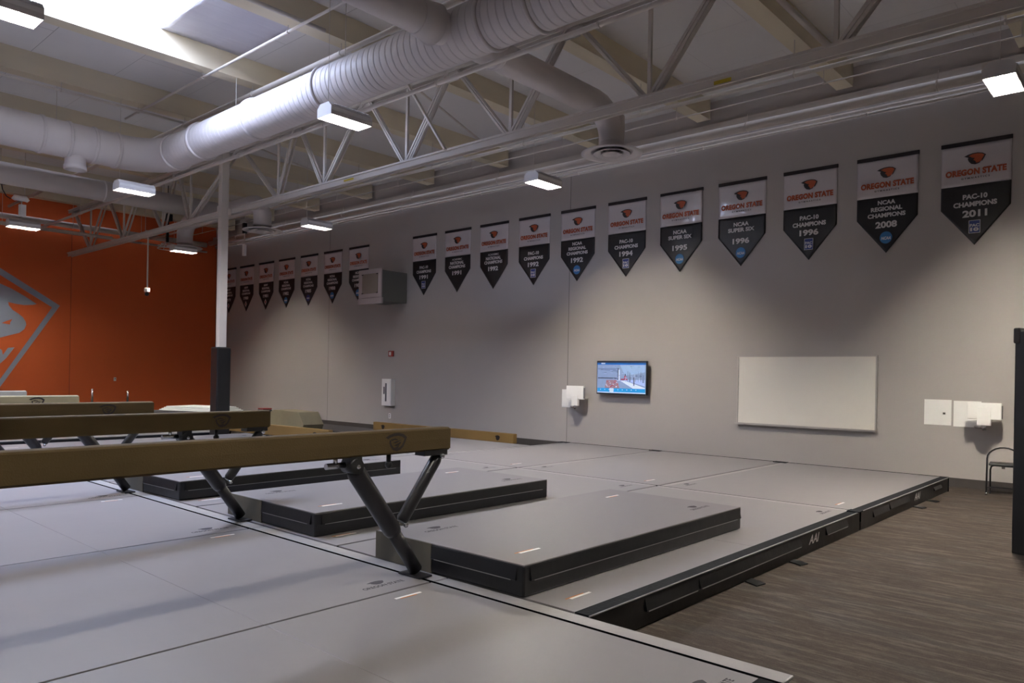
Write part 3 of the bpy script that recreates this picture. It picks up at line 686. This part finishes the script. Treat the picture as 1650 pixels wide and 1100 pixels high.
t = thing('wall_switch', 'small white fitting on the orange wall', 'wall fitting', (XO, 9.83, 1.24))
b = MB(); b.box(0, .03, -.035, .035, -.06, .06); b.build('plate', 'plastic', t)
b = MB(); b.box(.03, .034, -.012, .012, .0, .035); b.build('sensor', 'blackplastic', t)
# camera on a drop pole
t = thing('pole_camera', 'small white camera hanging on a long thin pole before the orange wall', 'camera', (-22.1, 9.0, 3.75))
b = MB(); b.sweep([(-.2, 0, 1.78), (-.1, 0, 1.82), (0, 0, 1.74), (0, 0, .16)], .022, 10); b.cyl((-.2, 0, 1.76), (-.2, 0, 3.195), .008, 6); b.build('pole', 'steel', t)
b = MB(); b.cyl((0, 0, .06), (0, 0, .17), .075, 16); b.box(-.12, .1, -.04, .04, .06, .14); b.build('housing', 'plastic', t)
b = MB(); b.ball((-.02, 0, .0), .06, 14); b.build('dome_lens', 'blackplastic', t)
# junction box assembly with speaker at left edge
t = thing('ceiling_speaker', 'small black speaker box under the roof at the left edge', 'speaker', (-20.9, 5.1, 5.95))
b = MB(); b.box(-.12, .12, -.12, .12, -.02, .2, bevel=.01); b.build('cabinet', 'blackplastic', t)
b = MB(); b.sweep([(0, .02, -.02), (0, .04, -.15), (.02, .12, -.3), (.05, .2, -.35)], .012, 8); b.build('cord', 'blackplastic', t)
b = MB(); b.cyl((0, 0, .2), (0, 0, 1.13), .01, 6); b.build('hanger_rod', 'steel', t)
t = thing('winch_unit', 'white winch joint with a hanging strap block at the left edge', 'winch', (-20.6, 5.42, 5.55))
b = MB(); b.sweep([(0, -.13, 0), (0, -.1, .05), (0, .12, .05), (0, .18, 0)], [.05, .07, .07, .04], 14); b.build('joint', 'plastic', t)
b = MB(); b.box(-.03, .03, -.02, .1, -.38, -.1, bevel=.01); b.box(.03, .06, 0, .12, -.38, -.1); b.build('strap_block', 'plastic', t)
b = MB(); b.cyl((0, .03, -.49), (0, .04, 0), .012, 8); b.cyl((0, .1, .0), (-.0, .1, 1.38), .01, 6); b.build('rod', 'steel', t)
t = thing('strap_hanger', 'dark strap with a small coiled basket hanging before the orange wall', 'hanger', (-22.0, 9.5, 5.6))
b = MB(); b.box(-.1, .1, -.1, .1, .3, .5); b.build('motor', 'blackplastic', t)
b = MB(); b.box(-.03, .03, -.03, .03, -.35, .3); b.cyl((0, 0, .5), (0, 0, 1.33), .012, 6); b.build('strap', 'blackplastic', t)
b = MB()
for r, z in ((.26, -.5), (.24, -.42), (.16, -.36)): b.sweep([(r * math.cos(a * .3142), r * math.sin(a * .3142), z) for a in range(20)], .012, 6, closed=True)
for k in range(8):
    a = k * .785; b.sweep([(0, 0, -.3), (.13 * math.cos(a), .13 * math.sin(a), -.36), (.26 * math.cos(a), .26 * math.sin(a), -.5)], .008, 6)
b.build('coil_basket', 'steel', t)
t = thing('rope_hook', 'white hook block hanging just right of the column top', 'hook', (-20.9, 11.3, 5.15))
b = MB(); b.box(-.06, .06, -.04, .04, -.12, .22, bevel=.01); b.build('block', 'plastic', t)
b = MB(); b.cyl((0, 0, .22), (0, 0, 1.795), .012, 6); b.build('rod', 'steel', t)
b = MB(); b.box(-.05, .05, -.05, .05, .55, .85); b.build('motor', 'blackplastic', t)

# ------------------------------------------------------------------ base mats
def lettering(par, x, y, z, w=.33, label=None, m='mat_print'):
    """text reads toward +Y, upright toward -X"""
    f = lambda a, c, s: Vector((x - c, y + a, z + s))
    b = MB(); text(b, 'OREGON STATE', 0, 0, w, w * .13, f, .0012, bold=.035); b.build('mat_lettering', m, par)
    b = MB(); b.prism(place(EMB, .0, .075 * w / .33, .13 * w / .33, .07 * w / .33), f, .0002, .0014); b.build('mat_emblem', m, par)
def tagstrip(par, x, y, z, flip=1):
    b = MB(); b.box(x, x + .022, y, y + .21, z, z + .0012); b.build('white_tag', 'plastic', par)
    b = MB(); b.box(x - .012 if flip < 0 else x + .0225, x - .0005 if flip < 0 else x + .034, y - (.03 if flip < 0 else -.03), y + .16, z, z + .001); b.build('orange_tag', 'tag_orange', par)
def mat_base(x0, x1, y0, y1, label, right=False, fold=True, flapN=False, marks=True, left=False, top_black=False, tagx=None):
    t = thing('base_mat', label, 'gymnastics mat', (x0, y0, 0), 0, 'large grey base mats')
    g = .006; w, l = x1 - x0, y1 - y0
    b = MB(); b.box(g, w - g, g, l - g + (.024 if flapN else 0), 0, M - .006, bevel=.012); b.build('foam_body', 'black', t)
    b = MB(); e = .105 if right else .004; e2 = .1 if left else .004
    ym = l / 2
    if fold:
        b.box(g + e2, w - g - e, g + .003, ym - .001, M - .012, M, bevel=.002); b.box(g + e2, w - g - e, ym + .001, l - g - .003, M - .012, M, bevel=.002)
    else: b.box(g + e2, w - g - e, g + .003, l - g - .003, M - .012, M, bevel=.004)
    b.build('top_cover', 'mat', t)
    if right:
        b = MB(); b.box(w - g - e + .001, w - g, g, l - g, M - .007, M + .001); b.build('velcro_strip', 'black_top', t)
        b = MB(); b.cyl((w - g + .002, g, M - .004), (w - g + .002, l - g, M - .004), .006, 8); b.build('edge_piping', 'piping_sheen', t)
    if left:
        b = MB(); b.box(g, g + e2 - .001, g, l - g, M - .007, M + .001); b.build('velcro_strip', 'seam', t)
    if flapN:
        b = MB(); b.box(g, w - g, l + .02, l + .15, M - .02, M - .002, bevel=.006); b.build('seam_flap', 'flap', t)
        b = MB(); b.box(0, w, l - .006, l + .0195, M - .03, M - .0005); b.build('seam_line', 'seam', t)
        b = MB(); b.box(g, w - g, l - .26, l - .255, M, M + .0012); b.box(g, w - g, l - .17, l - .164, M, M + .0012); b.build('stitch_line', 't_grey', t) if False else b.bm.free()
    return t, w, l
# near field (closest row)
near = [(-3.75, -1.35, 'pale grey base mat filling the lower centre of the photo'), (-6.15, -3.75, 'pale grey base mat crossed by two beam shadows at lower left'), (-8.55, -6.15, 'pale grey base mat under the second balance beam'),
        (-10.95, -8.55, 'pale grey base mat under the third balance beam'), (-13.35, -10.95, 'pale grey base mat under the fourth balance beam'), (-15.75, -13.35, 'pale grey base mat under the fifth balance beam'), (-18.15, -15.75, 'far left pale grey base mat beyond the balance beams'), (1.05, -1.35, '')]
for k, (a, c, lab) in enumerate(near[:7]):
    t, w, l = mat_base(a, c, .95, 3.42, lab, right=(k == 0), flapN=True)
    lettering(t, w - .2 if k == 0 else w - .16, 3.14 - .95, M); tagstrip(t, .12, 3.0 - .95, M, 1)
    t2, w2, l2 = mat_base(a, c, -1.52, .94, ['pale grey base mat at the bottom edge, behind the nearest one', 'pale grey base mat at the lower left corner', 'pale grey base mat off the left edge under the second beam', 'pale grey base mat off the left edge under the third beam', 'pale grey base mat off the left edge under the fourth beam', 'pale grey base mat off the left edge under the fifth beam', 'pale grey base mat off the left edge furthest away'][k], right=(k == 0), fold=False)
# middle row
mid = [(-5.06, -2.56, 'grey base mat under the nearest landing mat with black edge by the carpet'), (-7.5, -5.07, 'grey base mat under the middle landing mat'), (-9.82, -7.51, 'grey base mat under the third landing mat'), (-12.26, -9.83, 'grey base mat under the fourth landing mat'), (-14.7, -12.27, 'grey base mat behind the second beam end'), (-15.6, -14.71, 'grey base mat before the padded column'), (-19.6, -16.3, 'grey base mat left of the padded column')]
for k, (a, c, lab) in enumerate(mid):
    t, w, l = mat_base(a, c, 3.58, 8.55, lab, right=(k == 0))
    tagstrip(t, w - .30, .2, M, -1); lettering(t, w - .25, l - .35, M, .28)
    b = MB(); b.box(.02, w - (.11 if k == 0 else .02), l - .09, l - .005, M, M + .0015); b.build('seam_strip', 'flap', t)
    b = MB(); b.box(0, w, l - .004, l + .016, .1, M + .002, bevel=.003); b.build('rear_seam', 'seam', t)
    if k == 0:
        # side flaps, handles and white letter mark facing the carpet
        for y0_, y1_, z0_, z1_ in ((4.2, 4.9, .10, .185), (4.93, 6.85, .10, .18), (7.5, 8.12, .11, .185)):
            b = MB(); b.prism([(0, z1_), (.02, z0_ + .006), (.014, z0_), (-.004, z0_)], lambda a_, c_, s_: Vector((w - .006 + a_, s_ - 3.58, c_)), y0_, y1_); b.build('side_flap', 'black', t)
            b = MB(); b.box(w + .010, w + .0145, y0_ + .02 - 3.58, y1_ - .02 - 3.58, z0_ - .003, z0_ + .004); b.build('flap_highlight', 'piping_sheen', t)  # pale strip paints the highlight under the side flap
        fs = lambda a_, c_, s_: Vector((w - .006 + s_, a_ - 3.58, c_))
        b = MB(); text(b, 'AAI', 7.19, .125, .27, .085, fs, .003, bold=.02, shear=.35); b.build('side_lettering', 't_white', t)
        b = MB(); b.box(w - .11, w + .02, l - .12, l + .02, M + .001, M + .012, bevel=.003); b.build('corner_tab', 'black_top', t)
        for y_ in (5.7, 6.6):
            b = MB(); b.prism([(0, 0), (.13, -.07), (.15, .05), (0, .12)], lambda a_, c_, s_: Vector((w - .01 + a_, y_ - 3.58 + c_, s_)), .001, .01); b.build('floor_tab', 'black', t)
far = [(-5.06, -2.56, 'grey base mat at the wall under the whiteboard with black edge'), (-7.5, -5.07, 'grey base mat at the wall between television and whiteboard'), (-9.72, -7.51, 'grey base mat at the wall under the television with black left edge')]
for k, (a, c, lab) in enumerate(far):
    t, w, l = mat_base(a, c, 8.57, 12.65, lab, right=(k == 0), left=(k == 2), fold=False)
    lettering(t, .25, .4, M, .28); tagstrip(t, w - .34, .25, M, -1)
    b = MB(); b.box(.02, .1, .02, l - .02, M, M + .0012); b.build('seam_strip', 'flap', t)
    b = MB(); b.box(0.0, w, l - .008, l + .02, .0, M + .004, bevel=.004); b.build('rear_edge', 'seam', t)
    b = MB(); b.box(-.12, .1, l - .14, l - .01, M + .0015, M + .012, bevel=.003); b.build('corner_tab', 'black_top', t)
    if k == 0:
        for y0_, y1_, z0_, z1_ in ((9.0, 9.6, .09, .165), (9.64, 10.5, .10, .18), (11.77, 12.2, .1, .15)):
            b = MB(); b.prism([(0, z1_), (.02, z0_ + .006), (.014, z0_), (-.004, z0_)], lambda a_, c_, s_: Vector((w - .006 + a_, s_ - 8.57, c_)), y0_, y1_); b.build('side_flap', 'black', t)
        fs = lambda a_, c_, s_: Vector((w - .006 + s_, a_ - 8.57, c_))
        b = MB(); text(b, 'AAI', 10.9, .125, .30, .09, fs, .003, bold=.02, shear=.35); b.build('side_lettering', 't_white', t)
        for y_ in (10.7, 11.4):
            b = MB(); b.prism([(0, 0), (.13, -.07), (.15, .05), (0, .12)], lambda a_, c_, s_: Vector((w - .01 + a_, y_ - 8.57 + c_, s_)), .001, .01); b.build('floor_tab', 'black', t)
t, w, l = mat_base(-12.26, -9.74, 8.57, 11.5, 'grey base mat behind the nearest beam end, below the floor beam', fold=False)
# dark floor mats beyond
b = MB(); b.box(-24.5, -13.6, 11.7, 13.1, 0, .05, bevel=.01); tag(b.build('dark_mat', 'slotmat'), 'dark grey thin mat on the floor along the far grey wall', 'floor mat')

# ------------------------------------------------------------------ landing mats
def landing(x1, label, rz=0, y=3.57, L=3.11, dx=0):
    """origin = near right bottom corner"""
    t = thing('landing_mat', label, 'landing mat', (x1, y, M + .002), rz, 'thick grey landing mats at the beam ends')
    w, h = 1.48, .205
    b = MB(); b.box(-w, 0, 0, L, 0, h - .004, bevel=.014); b.build('foam_body', 'black', t)
    b = MB(); b.box(-w + .004, -.004, .004, L - .004, h - .014, h, bevel=.004); b.build('top_cover', 'lmat', t)
    b = MB(); b.box(-w, -w + .62, -.006, .01, .0, h - .002); b.build('loop_panel', 'khaki_loop', t, label='grey-brown fabric end panel')
    z0 = h * .5
    b = MB(); b.prism([(0, h - .02), (.016, z0 + .004), (.012, z0 - .002), (-.004, z0 - .002)], lambda a_, c_, s_: Vector((a_, s_, c_)), .06, L - .03); b.build('side_flap', 'black', t)
    b = MB(); b.box(.011, .015, .09, L - .1, z0 - .004, z0 + .0015); b.build('flap_highlight', 'piping_sheen', t)  # painted highlight along the long side's flap ridge
    b = MB(); b.prism([(0, h - .02), (.016, z0 + .004), (.012, z0 - .002), (-.004, z0 - .002)], lambda a_, c_, s_: Vector((s_, -a_, c_)), -w + .63, -.06); b.build('side_flap', 'black', t)
    b = MB(); b.box(-w + .66, -.1, -.015, -.011, z0 - .004, z0 + .0015); b.build('flap_highlight', 'piping_sheen', t)  # same painted highlight across the end flap
    lettering(t, -1.17, .38, h, .33); lettering(t, -.24, L - .35, h, .33); tagstrip(t, -.25, .23, h, -1); tagstrip(t, -1.19, L - .5, h, 1)
    return t
lm = landing(-3.06, 'thick grey landing mat with black sides, nearest the carpet')
dup(lm, (-5.44, 3.625, M + .002), 'thick grey landing mat with black sides, middle of the three')
dup(lm, (-7.93, 3.60, M + .002), 'thick grey landing mat behind the nearest beam leg, third from the carpet', rz=.03)
dup(lm, (-10.35, 3.58, M + .002), 'thick grey landing mat glimpsed between the second and nearest beams')

# ------------------------------------------------------------------ balance beams
def leg(par, x, y, s):
    """leg assembly in the beam's side plane; s=+1 toward the far end, -1 mirrored"""
    Z = -M    # local z is measured from the mat top
    P = lambda yy, zz: Vector((x, y + s * yy, zz))
    foot, j, top, bt = P(-.26, .035), P(-.50, .37), P(-.82, .80), P(-.07, .815)
    b = MB(); b.sweep([foot + (foot - j).normalized() * .0, j], .047, 20); b.box(x - .1, x + .12, y + s * -.26 - .07, y + s * -.26 + .045, .0, .012); o = b.build('lower_leg', 'leg', par)
    b = MB(); d = (j - top).normalized(); b.sweep([top + d * .03, top + d * .06, j + d * .03, j + d * .06], [.05, .062, .062, .054], 24); b.build('upper_leg', 'leg', par)
    b = MB(); b.sweep([P(-.40, .385), P(-.385, .405), bt + Vector((0, s * -.02, -.03)), bt], [.03, .043, .043, .036], 20); b.build('brace', 'leg', par)
    b = MB(); b.cyl(top + Vector((-.06, 0, 0)), top + Vector((.06, 0, 0)), .05, 16); b.box(x - .045, x + .045, (top.y - .045), (top.y + .045), .82, .875); b.build('clamp', 'blackplastic', par)
    b = MB(); b.ball(top + Vector((.065, 0, 0)), .016); b.ball(bt + Vector((.05, 0, 0)), .02); b.ball(P(-.40, .37) + Vector((.05, 0, 0)), .018); b.build('bolt', 'chrome', par)
    b = MB(); b.box(x - .05, x + .05, bt.y - .17, bt.y + .05, .825, .862); b.build('mounting_plate', 'blackplastic', par)
    b = MB(); b.cyl(P(-.95, .872), P(-.95, .82), .014, 8); b.cyl(P(-1.02, .81), P(-.88, .81), .02, 10); b.build('grip_handle', 'chrome', par)
    b = MB(); b.cyl(P(-.52, .87), P(-.52, .79), .016, 8); b.ball(P(-.52, .785), .026); b.build('stop_knob', 'blackplastic', par)
def beam(x, y, rz, m, label):
    """origin under the far end, on the mat top"""
    t = thing('balance_beam', label, 'balance beam', (x, y, M + .002), rz, 'balance beams standing in a row')
    zt = 1.23 - M; zb = zt - .163
    b = MB(); b.prism([(-.05, zb + .012), (-.042, zb), (.042, zb), (.05, zb + .012), (.052, zb + .08), (.05, zt - .014), (.043, zt - .004), (.03, zt), (-.03, zt), (-.043, zt - .004), (-.05, zt - .014), (-.052, zb + .08)],
                      lambda a_, c_, s_: Vector((a_, s_, c_)), -5.0, 0); b.build('beam_body', m, t)
    b = MB(); b.box(-.046, .046, .0, .012, zb + .01, zt - .012); b.build('end_cap', m, t)
    f = lambda a_, c_, s_: Vector((.0525 + s_, a_, c_))
    for yc in (-.5,):
        out = place(EMB, yc, zt - .082, .185, .122); inn = place(EMB, yc, zt - .082, .142, .084)
        b = MB(); n = len(out); A = [b.bm.verts.new(f(*p, .001)) for p in out]; B = [b.bm.verts.new(f(*p, .001)) for p in inn]
        for i in range(n): b._f([A[i], A[(i+1) % n], B[(i+1) % n], B[i]])
        for q_ in ([(-.3, .2), (-.1, .26), (.06, .2), (.1, .12), (-.08, .16), (-.24, .1)], [(-.2, -.02), (-.02, .06), (.14, .1), (.3, .16), (.14, .02), (-.04, -.06)], [(-.14, -.2), (.04, -.12), (.2, -.02), (.3, .04), (.22, -.14), (.04, -.26)], [(-.1, -.36), (.04, -.3), (.18, -.2), (.12, -.36), (.02, -.44)]):
            b.prism(place(q_, yc, zt - .082, .15, .1), f, .0002, .0012)
        b.build('side_emblem', 'ink', t)
    leg(t, 0, .0, 1); leg(t, 0, -5.0, -1)
    return t
b1 = beam(-3.965, 3.72, .018, 'suede', 'tan balance beam closest to the viewer, spanning the left foreground')
dup(b1, (-6.58, 3.82, M + .002), 'tan balance beam second from the viewer', rz=.055)
dup(b1, (-8.92, 3.70, M + .002), 'tan balance beam third from the viewer, shorter in view', rz=.045)
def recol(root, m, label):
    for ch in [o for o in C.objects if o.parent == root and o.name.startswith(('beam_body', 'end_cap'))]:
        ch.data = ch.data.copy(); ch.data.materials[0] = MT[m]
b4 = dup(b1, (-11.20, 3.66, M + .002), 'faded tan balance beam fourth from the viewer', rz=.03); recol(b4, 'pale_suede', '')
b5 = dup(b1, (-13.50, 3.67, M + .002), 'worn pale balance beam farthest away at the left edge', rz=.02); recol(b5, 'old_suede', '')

def floorbeam(x0, y0, x1, y1, z, h, label):
    L = math.hypot(x1 - x0, y1 - y0); a = math.atan2(y1 - y0, x1 - x0)
    t = thing('floor_beam', label, 'floor beam', (x0, y0, z), a)
    b = MB(); b.box(0, L, -.06, .06, .05, h, bevel=.012); b.build('beam_body', 'light_suede', t)
    for q_ in (.3, L / 2, L - .3):
        b = MB(); b.box(q_ - .12, q_ + .12, -.1, .1, 0, .05); b.build('foot', 'blackplastic', t)
    for q_ in (.42, L - .5):
        b = MB(); b.prism(place(EMB, q_, h * .55, .16, .12), lambda a_, c_, s_: Vector((a_, -s_, c_)), .0605, .0615); b.build('side_emblem', 'ink', t)
floorbeam(-16.5, 12.85, -11.35, 12.85, .0, .27, 'low tan floor beam lying along the grey wall')
floorbeam(-18.9, 9.6, -14.3, 9.9, .0, .30, 'low tan floor beam end seen left of the nearest beam and khaki block')

# ------------------------------------------------------------------ far left clutter
t = thing('vault_block', 'khaki padded block under a cover beside the column', 'vault block', (-17.5, 11.0, 0))
b = MB(); b.prism([(-.85, .05), (.75, .05), (.85, .25), (.6, .56), (-.55, .58), (-.8, .5)], lambda a_, c_, s_: Vector((a_, s_, c_)), -.3, .3)
b.build('cover', 'khaki', t); b = MB(); b.box(-.8, .72, -.27, .27, 0, .05); b.build('base', 'blackplastic', t)
t = thing('equipment_bag', 'black upright bag with red top behind the second beam end', 'bag', (-18.62, 10.75, 0))
b = MB(); b.box(-.16, .16, -.14, .14, 0, .56, bevel=.03); b.build('body', 'blackplastic', t)
b = MB(); b.box(-.15, .15, -.13, .13, .561, .60, bevel=.015); b.build('lid', 'red', t)
t = thing('mat_stack', 'stack of pale sheets on dark folded mats before the column', 'stacked mats', (-20.5, 9.8, 0), .35)
b = MB(); b.box(-.6, 1.5, -1.0, .3, 0, .5, bevel=.02); b.build('dark_mats', 'slotmat', t)
for k in range(4):
    b = MB(); b.box(-.5 + .05 * k, 1.4 - .08 * k, -.9 + .03 * k, .2, .5 + .028 * k, .527 + .028 * k, bevel=.008); b.build('pale_sheet', 'whitevinyl', t)
b = MB(); b.box(-.85, -.62, -.6, -.2, 0, .52, bevel=.05); b.build('strap_bundle', 'blackplastic', t)
for k, (yy, h_) in enumerate(((8.25, .99), (9.25, .93))):
    t = thing('floor_post', ['slim silver post before the orange wall, left of the pair', 'slim silver post before the orange wall, right of the pair'][k], 'post', (-24, yy, 0))
    b = MB(); b.cyl((0, 0, .6), (0, 0, h_), .03, 12); b.build('upper_tube', 'chrome', t)
    b = MB(); b.cyl((0, 0, 0.02), (0, 0, .6), .035, 12); b.cyl((0, 0, 0), (0, 0, .02), .12, 16); b.build('lower_sleeve', 'blackplastic', t)

# ------------------------------------------------------------------ right side
t = thing('folding_chair', 'small black folding chair with a hooped tubular back by the wall', 'chair', (-1.90, 12.84, 0), .12)
hw = .205
pts = [(-hw, -.08, .02), (-hw, -.02, .42), (-hw, .0, .52)] + [(-hw * math.cos(a * math.pi / 12), .0 + .02 * math.sin(a * math.pi / 12), .52 + .17 * math.sin(a * math.pi / 12)) for a in range(1, 12)] + [(hw, .0, .52), (hw, -.02, .42), (hw, -.08, .02)]
b = MB(); b.sweep(pts, .012, 10); b.build('back_hoop', 'leg', t)
for sx in (-1, 1):
    b = MB(); b.sweep([(sx * .165, .1, .02), (sx * .165, .03, .36), (sx * .15, .0, .41), (sx * .12, -.01, .425)], .012, 10); b.build('leg', 'leg', t)
    b = MB(); b.cyl((sx * hw, -.08, 0), (sx * hw, -.08, .03), .016, 10); b.build('foot_cap', 'chrome', t)
    b = MB(); b.cyl((sx * .165, .1, 0), (sx * .165, .1, .03), .016, 10); b.build('foot_cap', 'blackplastic', t)
b = MB(); b.cyl((-hw, -.07, .11), (hw, -.07, .11), .008, 8); b.cyl((-.165, .08, .1), (.165, .08, .1), .008, 8); b.cyl((-.12, -.01, .425), (.12, -.01, .425), .012, 8); b.build('stretcher', 'leg', t)
b = MB(); b.box(-.18, .18, -.17, .14, .435, .47, bevel=.014); b.build('seat', 'blackplastic', t)
b = MB(); b.box(-.02, .02, -.175, -.16, .40, .435); b.build('seat_latch', 'chrome', t)
t = thing('standing_mat', 'tall black folded mat standing upright at the right edge', 'folded mat', (-1.19, 8.52, 0), -.35)
b = MB()
for k in range(3): b.box(.0, 1.3, .0 + .07 * k, .065 + .07 * k, .0, 2.12 + .012 * k, bevel=.012)
b.build('panels', 'blackplastic', t)
b = MB(); b.box(-.012, .05, -.012, .22, 2.0, 2.15, bevel=.015); b.build('corner_fold', 'bar', t)

# ------------------------------------------------------------------ world, camera, colour
w = bpy.data.worlds.new('World'); bpy.context.scene.world = w; w.use_nodes = True
N = w.node_tree.nodes; L = w.node_tree.links; bg = N['Background']
tc = N.new('ShaderNodeTexCoord'); ns = N.new('ShaderNodeTexNoise'); ns.inputs['Scale'].default_value = 2
cr = N.new('ShaderNodeValToRGB'); cr.color_ramp.elements[0].color = (.60, .70, 1, 1); cr.color_ramp.elements[1].color = (.76, .83, 1, 1)
L.new(tc.outputs['Generated'], ns.inputs['Vector']); L.new(ns.outputs['Fac'], cr.inputs['Fac']); L.new(cr.outputs['Color'], bg.inputs['Color'])
bg.inputs['Strength'].default_value = 38

F, YAW, RHO, CY = 1207., -.7293, .0181, 604.5
right = Vector((math.cos(YAW), -math.sin(YAW), 0)); fwd = Vector((math.sin(YAW), math.cos(YAW), 0)); up = Vector((0, 0, 1))
c_, s_ = math.cos(RHO), math.sin(RHO)
cr_ = right * c_ + up * s_; cu_ = -right * s_ + up * c_
cam = bpy.data.cameras.new('camera'); co = bpy.data.objects.new('camera', cam); C.objects.link(co)
R = Matrix((cr_, cu_, -fwd)).transposed().to_4x4(); R.translation = Vector((0, 0, H)); co.matrix_world = R
cam.sensor_width = 36; cam.lens = F * 36 / 1650; cam.shift_y = (CY - 550) / 1650; cam.clip_start = .05; cam.clip_end = 200
sc = bpy.context.scene; sc.camera = co
sc.view_settings.view_transform = 'Standard'; sc.view_settings.look = 'None'; sc.view_settings.gamma = 1; sc.view_settings.use_curve_mapping = False
sc.view_settings.exposure = 0.36
